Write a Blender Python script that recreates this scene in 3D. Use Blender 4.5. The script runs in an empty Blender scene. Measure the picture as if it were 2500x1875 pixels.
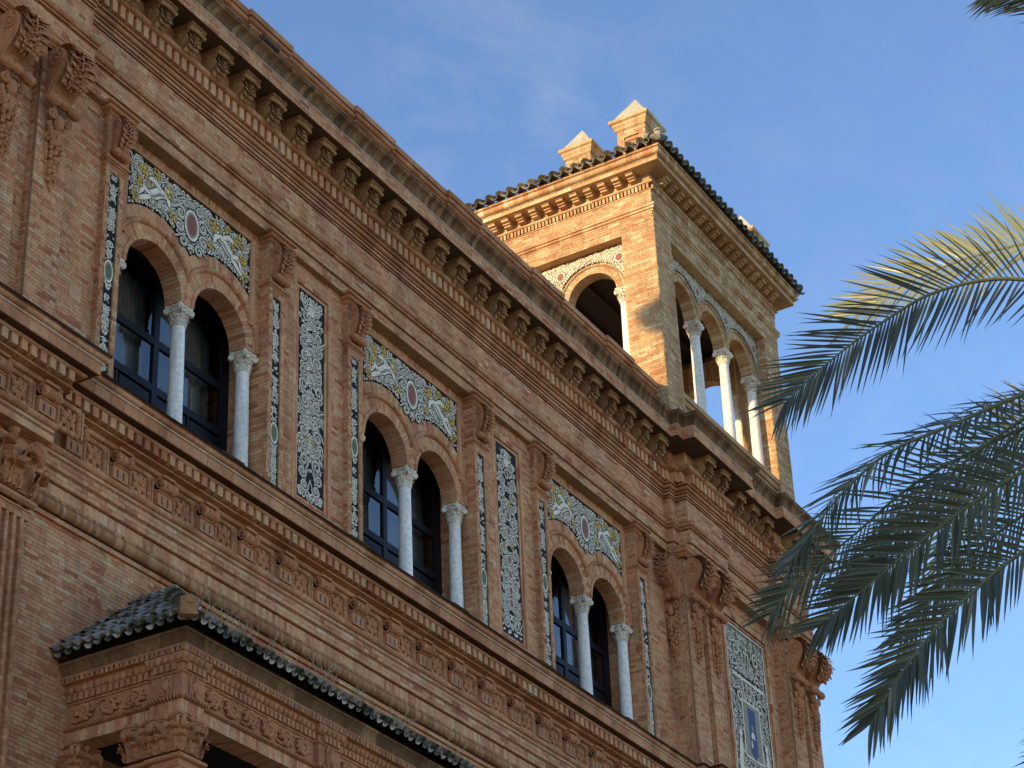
import bpy, math, random
from mathutils import Vector, Matrix
random.seed(11)
sc = bpy.context.scene
COL = sc.collection
PI = math.pi

# ------------------------------------------------------------ camera, sky, sun, exposure
cam_data = bpy.data.cameras.new('camera')
cam = bpy.data.objects.new('camera', cam_data); COL.objects.link(cam)
RX = Vector((0.51014184, -0.85924437, -0.03813688))
UP = Vector((-0.42202167, -0.2887017, 0.85938876))
FW = Vector((0.74943513, 0.42231557, 0.50989856))
CAM = Vector((0.0, -20.0, 0.0))
m = Matrix.Identity(4)
for i in range(3):
    m[i][0] = RX[i]; m[i][1] = UP[i]; m[i][2] = -FW[i]; m[i][3] = CAM[i]
cam.matrix_world = m
cam_data.sensor_width = 36.0
cam_data.lens = 36.0 * 5509.73 / 2500.0
cam_data.clip_start = 0.1; cam_data.clip_end = 20000
sc.camera = cam
SUNDIR = Vector((1.0, -0.358, -0.22)).normalized()      # the way the light travels
world = bpy.data.worlds.new('World'); sc.world = world; world.use_nodes = True
wn = world.node_tree.nodes; wl = world.node_tree.links
for n in list(wn): wn.remove(n)
w_out = wn.new('ShaderNodeOutputWorld'); w_bg = wn.new('ShaderNodeBackground')
sky = wn.new('ShaderNodeTexSky'); sky.sky_type = 'NISHITA'; sky.sun_disc = False
sky.sun_elevation = math.asin(-SUNDIR.z)
sky.sun_rotation = math.atan2(-SUNDIR.x, -SUNDIR.y)
sky.altitude = 10; sky.air_density = 0.6; sky.dust_density = 0.0; sky.ozone_density = 2.0
w_bg.inputs['Strength'].default_value = 0.15
# thin cirrus wisps, laid out over the whole sky by direction
tc = wn.new('ShaderNodeTexCoord'); mp = wn.new('ShaderNodeMapping')
mp.inputs['Scale'].default_value = (7.0, 16.0, 20.0); mp.inputs['Rotation'].default_value = (0.3, 0.5, 0.7)
nz = wn.new('ShaderNodeTexNoise'); nz.inputs['Scale'].default_value = 1.6; nz.inputs['Detail'].default_value = 9
nz.inputs['Roughness'].default_value = 0.62; nz.inputs['Distortion'].default_value = 0.7
dotp = wn.new('ShaderNodeVectorMath'); dotp.operation = 'DOT_PRODUCT'
dotp.inputs[1].default_value = (FW+RX*((1240-1250)/5509.73)+UP*((937.5-260)/5509.73)).normalized()
nz2 = wn.new('ShaderNodeMapRange'); nz2.interpolation_type = 'SMOOTHSTEP'
nz2.inputs['From Min'].default_value = math.cos(math.radians(5.0)); nz2.inputs['From Max'].default_value = 1.0
nz2.inputs['To Min'].default_value = 0.25; nz2.inputs['To Max'].default_value = 1.0
rp = wn.new('ShaderNodeValToRGB'); rp.color_ramp.elements[0].position = 0.44; rp.color_ramp.elements[1].position = 0.78
mul = wn.new('ShaderNodeMath'); mul.operation = 'MULTIPLY'
mul2 = wn.new('ShaderNodeMath'); mul2.operation = 'MULTIPLY'; mul2.inputs[1].default_value = 0.22
mx = wn.new('ShaderNodeMix'); mx.data_type = 'RGBA'
sc_n = wn.new('ShaderNodeVectorMath'); sc_n.operation = 'SCALE'; sc_n.inputs['Scale'].default_value = 2.3
wl.new(tc.outputs['Generated'], mp.inputs['Vector']); wl.new(mp.outputs['Vector'], nz.inputs['Vector'])
wl.new(tc.outputs['Generated'], dotp.inputs[0]); wl.new(dotp.outputs['Value'], nz2.inputs['Value'])
wl.new(nz.outputs['Fac'], rp.inputs['Fac']); wl.new(nz2.outputs['Result'], mul.inputs[1])
wl.new(rp.outputs['Color'], mul.inputs[0])
wl.new(mul.outputs[0], mul2.inputs[0]); wl.new(mul2.outputs[0], mx.inputs['Factor'])
bw = wn.new('ShaderNodeRGBToBW'); cmb = wn.new('ShaderNodeCombineColor')
wl.new(sky.outputs['Color'], bw.inputs['Color'])
for k in range(3): wl.new(bw.outputs['Val'], cmb.inputs[k])
wl.new(cmb.outputs['Color'], sc_n.inputs[0])
wl.new(sky.outputs['Color'], mx.inputs['A']); wl.new(sc_n.outputs['Vector'], mx.inputs['B'])
wl.new(mx.outputs['Result'], w_bg.inputs['Color']); wl.new(w_bg.outputs['Background'], w_out.inputs['Surface'])
sun_d = bpy.data.lights.new('sun', 'SUN'); sun_d.energy = 2.4; sun_d.angle = math.radians(0.9); sun_d.color = (1.0, 0.77, 0.43)
sun = bpy.data.objects.new('sun', sun_d); COL.objects.link(sun)
sun.rotation_euler = SUNDIR.to_track_quat('-Z', 'Y').to_euler(); sun.location = (0, 0, 60)
sc.view_settings.view_transform = 'Standard'; sc.view_settings.look = 'None'
sc.view_settings.exposure = 1.38; sc.view_settings.gamma = 1.0

# ------------------------------------------------------------ materials
MATS = {}
def new_mat(name):
    mt = bpy.data.materials.new(name); mt.use_nodes = True
    nt = mt.node_tree; MATS[name] = mt
    return mt, nt.nodes, nt.links, nt.nodes['Principled BSDF']
def set_ramp(r, stops, interp='LINEAR'):
    r.color_ramp.interpolation = interp
    e = r.color_ramp.elements
    while len(e) > 1: e.remove(e[-1])
    e[0].position = stops[0][0]; e[0].color = (*stops[0][1], 1)
    for p, c in stops[1:]:
        k = e.new(p); k.color = (*c, 1)
def brick_mat(name, stops, source='island', rough=0.88, stain=0.26, bump=0.25, streak=False, stain_col=(0.09, 0.06, 0.042), spec=0.06):
    mt, N, L, b = new_mat(name)
    if source == 'island':
        g = N.new('ShaderNodeNewGeometry'); rnd = g.outputs['Random Per Island']
    else:
        g = N.new('ShaderNodeObjectInfo'); rnd = g.outputs['Random']
    r = N.new('ShaderNodeValToRGB'); set_ramp(r, stops); L.new(rnd, r.inputs['Fac'])
    geo = N.new('ShaderNodeNewGeometry')
    n1 = N.new('ShaderNodeTexNoise'); n1.inputs['Scale'].default_value = 14; n1.inputs['Detail'].default_value = 6
    L.new(geo.outputs['Position'], n1.inputs['Vector'])
    n2 = N.new('ShaderNodeTexNoise'); n2.inputs['Detail'].default_value = 5; n2.inputs['Roughness'].default_value = 0.65
    mpn = N.new('ShaderNodeMapping'); L.new(geo.outputs['Position'], mpn.inputs['Vector']); L.new(mpn.outputs['Vector'], n2.inputs['Vector'])
    if streak:
        mpn.inputs['Scale'].default_value = (7, 7, 1.0); n2.inputs['Scale'].default_value = 1.4
    else:
        mpn.inputs['Scale'].default_value = (1, 1, 0.6); n2.inputs['Scale'].default_value = 1.5
    m1 = N.new('ShaderNodeMix'); m1.data_type = 'RGBA'; m1.blend_type = 'MULTIPLY'; m1.inputs['Factor'].default_value = 0.55
    rr = N.new('ShaderNodeValToRGB'); set_ramp(rr, [(0.3, (0.62, 0.58, 0.55)), (0.7, (1.18, 1.16, 1.12))])
    L.new(n1.outputs['Fac'], rr.inputs['Fac']); L.new(r.outputs['Color'], m1.inputs['A']); L.new(rr.outputs['Color'], m1.inputs['B'])
    m2 = N.new('ShaderNodeMix'); m2.data_type = 'RGBA'
    r2 = N.new('ShaderNodeValToRGB'); set_ramp(r2, [(0.48, (0, 0, 0)), (0.74, (stain, stain, stain))])
    L.new(n2.outputs['Fac'], r2.inputs['Fac']); L.new(r2.outputs['Color'], m2.inputs['Factor'])
    L.new(m1.outputs['Result'], m2.inputs['A']); m2.inputs['B'].default_value = (*stain_col, 1)
    n4 = N.new('ShaderNodeTexNoise'); n4.inputs['Scale'].default_value = 0.9; n4.inputs['Detail'].default_value = 7; n4.inputs['Roughness'].default_value = 0.6
    mp4 = N.new('ShaderNodeMapping'); mp4.inputs['Scale'].default_value = (2.6, 2.6, 0.45); L.new(geo.outputs['Position'], mp4.inputs['Vector']); L.new(mp4.outputs['Vector'], n4.inputs['Vector'])
    r4 = N.new('ShaderNodeValToRGB'); set_ramp(r4, [(0.30, (0.66, 0.62, 0.58)), (0.52, (1.0, 1.0, 1.0)), (0.72, (1.12, 1.10, 1.08))]); L.new(n4.outputs['Fac'], r4.inputs['Fac'])
    m4 = N.new('ShaderNodeMix'); m4.data_type = 'RGBA'; m4.blend_type = 'MULTIPLY'; m4.inputs['Factor'].default_value = 0.8
    L.new(m2.outputs['Result'], m4.inputs['A']); L.new(r4.outputs['Color'], m4.inputs['B'])
    L.new(m4.outputs['Result'], b.inputs['Base Color'])
    b.inputs['Roughness'].default_value = rough; b.inputs['Specular IOR Level'].default_value = spec
    bp = N.new('ShaderNodeBump'); bp.inputs['Strength'].default_value = bump; bp.inputs['Distance'].default_value = 0.01
    n3 = N.new('ShaderNodeTexNoise'); n3.inputs['Scale'].default_value = 60; n3.inputs['Detail'].default_value = 4
    L.new(geo.outputs['Position'], n3.inputs['Vector']); L.new(n3.outputs['Fac'], bp.inputs['Height']); L.new(bp.outputs['Normal'], b.inputs['Normal'])
    return mt
BR = [(0.0, (0.42, 0.145, 0.07)), (0.10, (0.56, 0.22, 0.105)), (0.30, (0.64, 0.285, 0.14)), (0.55, (0.66, 0.32, 0.155)), (0.80, (0.67, 0.35, 0.17)), (0.95, (0.66, 0.40, 0.20)), (1.0, (0.70, 0.46, 0.26))]
brick_mat('brick', BR)
brick_mat('brick_single', BR, source='object')
brick_mat('brick_tower', [(0.0, (0.46, 0.22, 0.10)), (0.25, (0.53, 0.30, 0.145)), (0.6, (0.56, 0.35, 0.17)), (0.85, (0.60, 0.41, 0.21)), (1.0, (0.68, 0.54, 0.32))], stain=0.15)
brick_mat('tower_single', [(0.0, (0.48, 0.25, 0.11)), (1.0, (0.60, 0.38, 0.19))], source='object', stain=0.15)
brick_mat('roll_brick', [(0.0, (0.45, 0.19, 0.08)), (0.5, (0.56, 0.25, 0.12)), (1.0, (0.63, 0.32, 0.16))], stain=0.3)
brick_mat('torus_brick', [(0.0, (0.36, 0.15, 0.065)), (0.5, (0.46, 0.21, 0.09)), (1.0, (0.58, 0.31, 0.14))], stain=0.45, streak=True)
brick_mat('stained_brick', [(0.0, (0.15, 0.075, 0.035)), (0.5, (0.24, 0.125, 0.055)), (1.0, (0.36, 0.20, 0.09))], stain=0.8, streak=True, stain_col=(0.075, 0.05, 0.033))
brick_mat('terracotta', [(0.0, (0.52, 0.22, 0.10)), (1.0, (0.58, 0.26, 0.12))], stain=0.3, bump=0.4)
brick_mat('terracotta_dark', [(0.0, (0.30, 0.14, 0.06)), (0.5, (0.38, 0.19, 0.08)), (1.0, (0.46, 0.25, 0.10))], stain=0.3, bump=0.4)
brick_mat('mortar', [(0.0, (0.40, 0.235, 0.12)), (1.0, (0.44, 0.26, 0.135))], stain=0.3)
brick_mat('shaded_soffit_plaster', [(0.0, (0.10, 0.06, 0.035)), (1.0, (0.13, 0.08, 0.045))], stain=0.5)  # dirty plaster, with the shade under the cornices put into its dark colour
brick_mat('marble', [(0.0, (0.93, 0.85, 0.72)), (1.0, (0.96, 0.89, 0.76))], rough=0.55, stain=0.35, streak=True, stain_col=(0.42, 0.39, 0.35), bump=0.1, spec=0.4)
brick_mat('aged_marble', [(0.0, (0.90, 0.79, 0.62)), (1.0, (0.94, 0.84, 0.68))], rough=0.7, stain=0.5, stain_col=(0.25, 0.21, 0.16), bump=0.35)
brick_mat('drip_metal', [(0.0, (0.62, 0.50, 0.36)), (1.0, (0.70, 0.57, 0.42))], rough=0.8, stain=0.3)
brick_mat('dark_lead', [(0.0, (0.03, 0.022, 0.015)), (1.0, (0.05, 0.035, 0.022))], rough=0.95, stain=0.3, spec=0.03)
brick_mat('lichen_stone', [(0.0, (0.46, 0.40, 0.28)), (1.0, (0.52, 0.46, 0.34))], stain=0.8, stain_col=(0.20, 0.17, 0.11))
brick_mat('glazed_tile', [(0.0, (0.08, 0.095, 0.055)), (0.30, (0.15, 0.16, 0.10)), (0.45, (0.28, 0.26, 0.19)), (0.6, (0.48, 0.42, 0.32)), (1.0, (0.66, 0.58, 0.45))], source='object', rough=0.5, stain=0.5, spec=0.25)
brick_mat('glazed_tile_mass', [(0.0, (0.08, 0.095, 0.055)), (0.30, (0.15, 0.16, 0.10)), (0.45, (0.28, 0.26, 0.19)), (0.6, (0.48, 0.42, 0.32)), (1.0, (0.66, 0.58, 0.45))], rough=0.5, stain=0.5, spec=0.25)
brick_mat('weathered_tile', [(0.0, (0.15, 0.14, 0.115)), (0.5, (0.26, 0.24, 0.19)), (1.0, (0.38, 0.34, 0.26))], source='object', rough=0.7, stain=0.5)
brick_mat('lamp_paint', [(0.0, (0.20, 0.10, 0.05)), (1.0, (0.24, 0.12, 0.06))], rough=0.6, stain=0.2)
def plain(name, col, rough=0.6, spec=0.3, metal=0.0):
    mt, N, L, b = new_mat(name)
    geo = N.new('ShaderNodeNewGeometry'); n1 = N.new('ShaderNodeTexNoise'); n1.inputs['Scale'].default_value = 9; n1.inputs['Detail'].default_value = 5
    L.new(geo.outputs['Position'], n1.inputs['Vector'])
    r = N.new('ShaderNodeValToRGB'); set_ramp(r, [(0.3, tuple(c*0.82 for c in col)), (0.7, tuple(min(1, c*1.12) for c in col))])
    L.new(n1.outputs['Fac'], r.inputs['Fac']); L.new(r.outputs['Color'], b.inputs['Base Color'])
    b.inputs['Roughness'].default_value = rough; b.inputs['Specular IOR Level'].default_value = spec; b.inputs['Metallic'].default_value = metal
    return mt
plain('navy_glaze', (0.018, 0.015, 0.016), 0.6, 0.12)
plain('white_glaze', (0.86, 0.71, 0.49), 0.6, 0.12)
plain('grey_glaze', (0.33, 0.26, 0.18), 0.6, 0.12)
plain('yellow_glaze', (0.70, 0.40, 0.06), 0.6, 0.12)
plain('green_glaze', (0.12, 0.17, 0.08), 0.6, 0.12)
plain('purple_glaze', (0.30, 0.10, 0.07), 0.6, 0.12)
plain('blue_glaze', (0.06, 0.09, 0.16), 0.6, 0.12)
plain('window_paint', (0.012, 0.012, 0.016), 0.5, 0.2)
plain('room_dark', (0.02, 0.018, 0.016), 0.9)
plain('curtain', (0.26, 0.25, 0.22), 0.9)
plain('recess_shade', (0.02, 0.018, 0.016), 0.5)  # flat black standing for the shade inside grooves and slots
plain('dark_timber', (0.05, 0.035, 0.022), 0.8)
plain('paving', (0.42, 0.32, 0.19), 0.9)
plain('dry_stalk', (0.42, 0.29, 0.15), 0.9)
plain('bark', (0.14, 0.10, 0.07), 0.95)
plain('rachis', (0.14, 0.14, 0.06), 0.6)
# glass: clear reflective pane
mt, N, L, b = new_mat('glass')
N.remove(b); out = [n for n in N if n.type == 'OUTPUT_MATERIAL'][0]
gl = N.new('ShaderNodeBsdfGlossy'); gl.inputs['Roughness'].default_value = 0.02
tr = N.new('ShaderNodeBsdfTransparent'); tr.inputs['Color'].default_value = (0.75, 0.8, 0.8, 1)
fr = N.new('ShaderNodeFresnel'); fr.inputs['IOR'].default_value = 2.1; mxs = N.new('ShaderNodeMixShader')
L.new(fr.outputs['Fac'], mxs.inputs['Fac']); L.new(tr.outputs['BSDF'], mxs.inputs[1]); L.new(gl.outputs['BSDF'], mxs.inputs[2]); L.new(mxs.outputs['Shader'], out.inputs['Surface'])
# palm leaflets: green blades, a little light comes through
def leaf_mat(name, source, stops, tcol, fac):
    mt, N, L, b = new_mat(name)
    out = [n for n in N if n.type == 'OUTPUT_MATERIAL'][0]
    if source == 'object':
        g = N.new('ShaderNodeObjectInfo'); rnd = g.outputs['Random']
    else:
        g = N.new('ShaderNodeNewGeometry'); rnd = g.outputs['Random Per Island']
    r = N.new('ShaderNodeValToRGB'); set_ramp(r, stops)
    L.new(rnd, r.inputs['Fac']); L.new(r.outputs['Color'], b.inputs['Base Color']); b.inputs['Roughness'].default_value = 0.33
    b.inputs['Specular IOR Level'].default_value = 0.5
    t = N.new('ShaderNodeBsdfTranslucent'); t.inputs['Color'].default_value = (*tcol, 1)
    mxs = N.new('ShaderNodeMixShader'); mxs.inputs['Fac'].default_value = fac
    L.new(b.outputs['BSDF'], mxs.inputs[1]); L.new(t.outputs['BSDF'], mxs.inputs[2]); L.new(mxs.outputs['Shader'], out.inputs['Surface'])
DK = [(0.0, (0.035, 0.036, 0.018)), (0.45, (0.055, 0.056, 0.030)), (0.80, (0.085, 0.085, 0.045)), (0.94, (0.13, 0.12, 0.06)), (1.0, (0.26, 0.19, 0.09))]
PL = [(0.0, (0.20, 0.19, 0.08)), (0.5, (0.27, 0.26, 0.11)), (1.0, (0.36, 0.33, 0.15))]  # paler leaf colours that carry the sunlight on two of the fronds
leaf_mat('palm_leaf', 'object', DK, (0.16, 0.17, 0.05), 0.2); leaf_mat('palm_leaf_mass', 'island', DK, (0.16, 0.17, 0.05), 0.2); leaf_mat('palm_leaf_sunlit', 'island', PL, (0.45, 0.42, 0.14), 0.3)

# ------------------------------------------------------------ mesh helpers
class MB:
    def __init__(s): s.v = []; s.f = []; s.m = []
    def add(s, vs, fs, mi=0):
        o = len(s.v); s.v.extend(vs)
        for f in fs: s.f.append(tuple(i+o for i in f)); s.m.append(mi)
    def quad(s, a, b, c, d, mi=0): s.add([a, b, c, d], [(0, 1, 2, 3)], mi)
    def box(s, x0, x1, y0, y1, z0, z1, mi=0):
        s.add([(x0,y0,z0),(x1,y0,z0),(x1,y1,z0),(x0,y1,z0),(x0,y0,z1),(x1,y0,z1),(x1,y1,z1),(x0,y1,z1)],
              [(0,1,5,4),(1,2,6,5),(2,3,7,6),(3,0,4,7),(4,5,6,7),(0,3,2,1)], mi)
    def hull8(s, p, mi=0): s.add(p, [(0,1,5,4),(1,2,6,5),(2,3,7,6),(3,0,4,7),(4,5,6,7),(0,3,2,1)], mi)
    def ball(s, c, r, n=8, k=6, mi=0):
        if not hasattr(r, '__len__'): r = (r, r, r)
        vs = [(c[0], c[1], c[2]+r[2])]
        for i in range(1, k):
            a = PI*i/k
            for j in range(n):
                b = 2*PI*j/n; vs.append((c[0]+r[0]*math.sin(a)*math.cos(b), c[1]+r[1]*math.sin(a)*math.sin(b), c[2]+r[2]*math.cos(a)))
        vs.append((c[0], c[1], c[2]-r[2])); fs = []
        for j in range(n): fs.append((0, 1+j, 1+(j+1) % n))
        for i in range(k-2):
            for j in range(n):
                a0 = 1+i*n+j; a1 = 1+i*n+(j+1) % n; fs.append((a0, a0+n, a1+n, a1))
        e = len(vs)-1
        for j in range(n): fs.append((e, 1+(k-2)*n+(j+1) % n, 1+(k-2)*n+j))
        s.add(vs, fs, mi)
    def tube(s, pts, rad, n=6, mi=0, cap=True):
        P = [Vector(p) for p in pts]; rings = []; ref = Vector((0.31, 0.52, 0.79))
        if not hasattr(rad, '__len__'): rad = [rad]*len(P)
        vs = []
        for i, p in enumerate(P):
            t = (P[min(i+1, len(P)-1)]-P[max(i-1, 0)]).normalized()
            a = t.cross(ref)
            if a.length < 0.05: a = t.cross(Vector((1, 0, 0)))
            a.normalize(); b = t.cross(a)
            for j in range(n):
                q = 2*PI*j/n; vs.append(tuple(p+(a*math.cos(q)+b*math.sin(q))*rad[i]))
        fs = []
        for i in range(len(P)-1):
            for j in range(n):
                fs.append((i*n+j, i*n+(j+1) % n, (i+1)*n+(j+1) % n, (i+1)*n+j))
        if cap: fs.append(tuple(range(n))); fs.append(tuple((len(P)-1)*n+j for j in range(n)))
        s.add(vs, fs, mi)
    def lathe(s, c, prof, n=16, mi=0):
        vs = []; fs = []
        for r, z in prof:
            for j in range(n):
                a = 2*PI*j/n; vs.append((c[0]+r*math.cos(a), c[1]+r*math.sin(a), c[2]+z))
        for i in range(len(prof)-1):
            for j in range(n): fs.append((i*n+j, i*n+(j+1) % n, (i+1)*n+(j+1) % n, (i+1)*n+j))
        s.add(vs, fs, mi)
    def grid(s, fn, nu, nv, mi=0):
        vs = [tuple(fn(i/nu, j/nv)) for i in range(nu+1) for j in range(nv+1)]
        fs = [(i*(nv+1)+j, i*(nv+1)+j+1, (i+1)*(nv+1)+j+1, (i+1)*(nv+1)+j) for i in range(nu) for j in range(nv)]
        s.add(vs, fs, mi)
    def xform(s, M):
        s.v = [tuple(M @ Vector(p)) for p in s.v]; return s
    def merge(s, o, M=None, mi=None):
        vs = o.v if M is None else [tuple(M @ Vector(p)) for p in o.v]
        k = len(s.v); s.v.extend(vs)
        for f, q in zip(o.f, o.m): s.f.append(tuple(i+k for i in f)); s.m.append(q if mi is None else mi)
    def mesh(s, name, mats, smooth=False):
        me = bpy.data.meshes.new(name); me.from_pydata(s.v, [], s.f)
        for x in (mats if isinstance(mats, (list, tuple)) else [mats]): me.materials.append(MATS[x])
        if any(s.m): me.polygons.foreach_set('material_index', s.m)
        if smooth: me.polygons.foreach_set('use_smooth', [True]*len(s.f))
        me.update(); return me
def link(name, data, parent=None, M=None, kind=None):
    o = bpy.data.objects.new(name, data); COL.objects.link(o)
    if parent is not None: o.parent = parent
    if M is not None: o.matrix_local = M
    if kind: o['kind'] = kind
    return o
def obj(name, mb, mats, parent=None, smooth=False, kind=None):
    return link(name, mb.mesh(name, mats, smooth), parent, None, kind)
def thing(name, label, cat, loc=(0, 0, 0), group=None):
    o = bpy.data.objects.new(name, None); COL.objects.link(o); o.location = loc
    o['label'] = label; o['category'] = cat
    if group: o['group'] = group
    return o
T = Matrix.Translation
def RZ(a): return Matrix.Rotation(a, 4, 'Z')

# ground -------------------------------------------------------------------------------
g = MB(); g.quad((-3000, -3000, -1.6), (3000, -3000, -1.6), (3000, 3000, -1.6), (-3000, 3000, -1.6))
o = obj('ground', g, 'paving'); o['kind'] = 'structure'

BLD = thing('brick_palace', 'ornate brick palace with arched windows, tile panels, tiled porch and corner tower', 'building')

# ------------------------------------------------------------ brickwork
def brick_field(mb, org, u, n, ulen, vlen, L=0.285, H=0.066, j=0.007, seed=0, proud=0.006, holes=(), singles=None, vert=False):
    """real bricks laid on a rectangle: org lower-left, u along, z up, n outward"""
    rg = random.Random(seed*7919+13)
    org = Vector(org); u = Vector(u); n = Vector(n); up = Vector((0, 0, 1))
    rows = max(1, round(vlen/H)); h = vlen/rows
    for r in range(rows):
        v0 = r*h+j/2; v1 = (r+1)*h-j/2; vc = (v0+v1)/2
        iv = [(0.0, ulen)]
        for (a, b, c, d) in holes:
            if c < vc < d:
                nv = []
                for (p, q) in iv:
                    if b <= p or a >= q: nv.append((p, q)); continue
                    if a > p: nv.append((p, a))
                    if b < q: nv.append((b, q))
                iv = nv
        for (p, q) in iv:
            if q-p < 0.02: continue
            x = p - ((r % 2)*0.5+rg.random()*0.25)*L
            while x < q:
                l = L if rg.random() < 0.68 else L*0.5
                a = max(p, x)+j/2; b = min(q, x+l)-j/2; x += l
                if b-a < 0.012: continue
                k = proud+rg.random()*0.004
                if singles is not None and len(singles) < 300 and b-a > 0.1:
                    singles.append((org+u*((a+b)/2)+up*vc, b-a, v1-v0, k)); continue
                A = org+u*a+up*v0; B = org+u*b+up*v0; Cc = org+u*b+up*v1; D = org+u*a+up*v1
                kk = n*k; bk = n*-0.004
                mb.add([tuple(A+kk), tuple(B+kk), tuple(Cc+kk), tuple(D+kk), tuple(A+bk), tuple(B+bk), tuple(Cc+bk), tuple(D+bk)],
                       [(0, 1, 2, 3), (4, 5, 1, 0), (5, 6, 2, 1), (6, 7, 3, 2), (7, 4, 0, 3)])
def backing(mb, org, u, n, ulen, vlen):
    org = Vector(org); u = Vector(u)*ulen; up = Vector((0, 0, vlen))
    mb.quad(tuple(org), tuple(org+u), tuple(org+u+up), tuple(org+up))
FRONT = ((1, 0, 0), (0, -1, 0)); LEFT = ((0, -1, 0), (-1, 0, 0)); RIGHT = ((0, 1, 0), (1, 0, 0))
bricks = MB(); mortar = MB(); tbricks = MB()
_seed = [0]
def wall_rect(org, face, ulen, vlen, mb=None, holes=(), **k):
    _seed[0] += 1
    brick_field(mb or bricks, org, face[0], face[1], ulen, vlen, seed=_seed[0], holes=holes, **k)
    if not holes: backing(mortar, org, face[0], face[1], ulen, vlen)
    else:
        for (a, b, c, d) in holes[:1]:
            o = Vector(org); u = Vector(face[0])
            if a > 0: backing(mortar, o, u, 0, a, vlen)
            if b < ulen: backing(mortar, o+u*b, u, 0, ulen-b, vlen)
            if c > 0: backing(mortar, o+u*a, u, 0, b-a, c)
            if d < vlen: backing(mortar, o+u*a+Vector((0, 0, d)), u, 0, b-a, vlen-d)
def path_frames(path):
    P = [Vector((p[0], p[1], 0)) for p in path]; segs = []
    nr = []
    for i in range(len(P)-1):
        t = (P[i+1]-P[i]).normalized(); nr.append(Vector((t.y, -t.x, 0)))
    off = []
    for i in range(len(P)):
        a = nr[max(i-1, 0)]; b = nr[min(i, len(nr)-1)]
        off.append(a if (a-b).length < 1e-4 else a+b)
    return P, nr, off
def sweep(mb, prof, path, seg=0.3, gap=0.002, mi=0, jit=0.0, seed=1, closed=False):
    rg = random.Random(seed)
    P, nr, off = path_frames(path)
    if closed: off[0] = off[-1] = nr[0]+nr[-1]
    for i in range(len(P)-1):
        A = P[i]; B = P[i+1]; ln = (B-A).length; k = max(1, round(ln/seg))
        for q in range(k):
            t0 = q/k+(gap/ln if q else 0); t1 = (q+1)/k
            dj = rg.random()*jit
            vs = []
            for (d, z) in prof:
                a = A+off[i]*(d+dj); b = B+off[i+1]*(d+dj)
                p0 = a.lerp(b, t0); p1 = a.lerp(b, t1)
                vs.append((p0.x, p0.y, z)); vs.append((p1.x, p1.y, z))
            mb.add(vs, [(2*r, 2*r+1, 2*r+3, 2*r+2) for r in range(len(prof)-1)], mi)
def arc(cd, cz, r, a0, a1, n=7):
    return [(cd+r*math.cos(math.radians(a0+(a1-a0)*i/n)), cz+r*math.sin(math.radians(a0+(a1-a0)*i/n))) for i in range(n+1)]
def along(path, d, spacing, start=0.0, lo=None, hi=None, margin=0.08):
    """points spaced along each straight run of an offset path -> (pos, direction, normal)"""
    P, nr, off = path_frames(path); res = []
    for i in range(len(P)-1):
        A = P[i]+off[i]*d; B = P[i+1]+off[i+1]*d; ln = (B-A).length
        if ln < spacing*0.7 or (B-A).dot(P[i+1]-P[i]) < 0: continue
        t = (B-A).normalized()
        if abs(t.x) > 0.5 and start is not None and ln > 3:
            x = start+math.ceil((A.x+margin-start)/spacing)*spacing
            while x < B.x-margin*0.4:
                res.append((Vector((x, A.y, 0)), t, nr[i])); x += spacing
        else:
            k = max(1, int((ln-margin)/spacing)); s0 = (ln-(k-1)*spacing)/2
            for q in range(k): res.append((A+t*(s0+q*spacing), t, nr[i]))
    return res
def place(name, me, pts, z, parent, scale=1.0):
    for p, t, n in pts:
        M = Matrix(((t.x, -n.x, 0, p.x), (t.y, -n.y, 0, p.y), (0, 0, 1, z), (0, 0, 0, 1)))
        link(name, me, parent, M)

# plan of the wall line (frieze line) with the two corner pavilions breaking forward
MAINPATH = [(13.0, -0.23), (21.45, -0.23), (21.45, 0.0), (42.3, 0.0), (42.3, -0.17), (42.6, -0.17), (42.6, -0.45), (44.26, -0.45), (44.26, -0.25),
            (47.54, -0.25), (47.54, -0.45), (49.2, -0.45), (49.2, -0.17), (49.55, -0.17), (49.55, 8.0)]
LOWPATH = [(13.0, -0.40), (21.0, -0.40), (21.0, 0.0)] + MAINPATH[3:]
LOWPLAIN = [(13.0, 0.0)] + MAINPATH[3:]

# --------------------------------------------------------------------- upper entablature
mb = MB()
sweep(mb, [(-0.14, 22.917), (0.12, 22.917), (0.12, 23.10), (0.04, 23.10), (0.04, 23.142), (0.15, 23.142), (0.15, 23.45), (0.05, 23.45), (0.05, 23.50)], MAINPATH, seg=50)
obj('architrave', mb, 'mortar', BLD, kind='stuff')
mb = MB()
sweep(mb, []+arc(0.112, 23.12, 0.014, -90, 90, 4)+[], MAINPATH, seg=0.055, gap=0.012)
sweep(mb, arc(0.14, 23.475, 0.016, -90, 90, 4), MAINPATH, seg=0.055, gap=0.012)
obj('bead_moulding', mb, 'roll_brick', BLD, kind='stuff')
mb = MB()
sweep(mb, [(0.05, 23.50), (0.19, 23.50), (0.19, 23.535), (0.11, 23.536), (0.11, 23.552)]+arc(0.185, 23.605, 0.052, -80, 15, 5), MAINPATH, seg=0.34, jit=0.003)
sweep(mb, [(0.0, 24.306), (0.125, 24.306), (0.125, 24.332), (0.0, 24.332)], MAINPATH, seg=0.34)
sweep(mb, [(0.02, 24.362), (0.14, 24.362), (0.14, 24.422), (0.03, 24.422), (0.03, 24.452), (0.155, 24.452), (0.155, 24.490), (0.04, 24.490), (0.06, 24.516)]+arc(0.165, 24.56, 0.045, -80, 80, 6)+[(0.08, 24.606), (0.08, 24.626), (0.225, 24.626), (0.225, 24.668), (0.19, 24.668)], MAINPATH, seg=0.34, jit=0.002)
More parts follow.
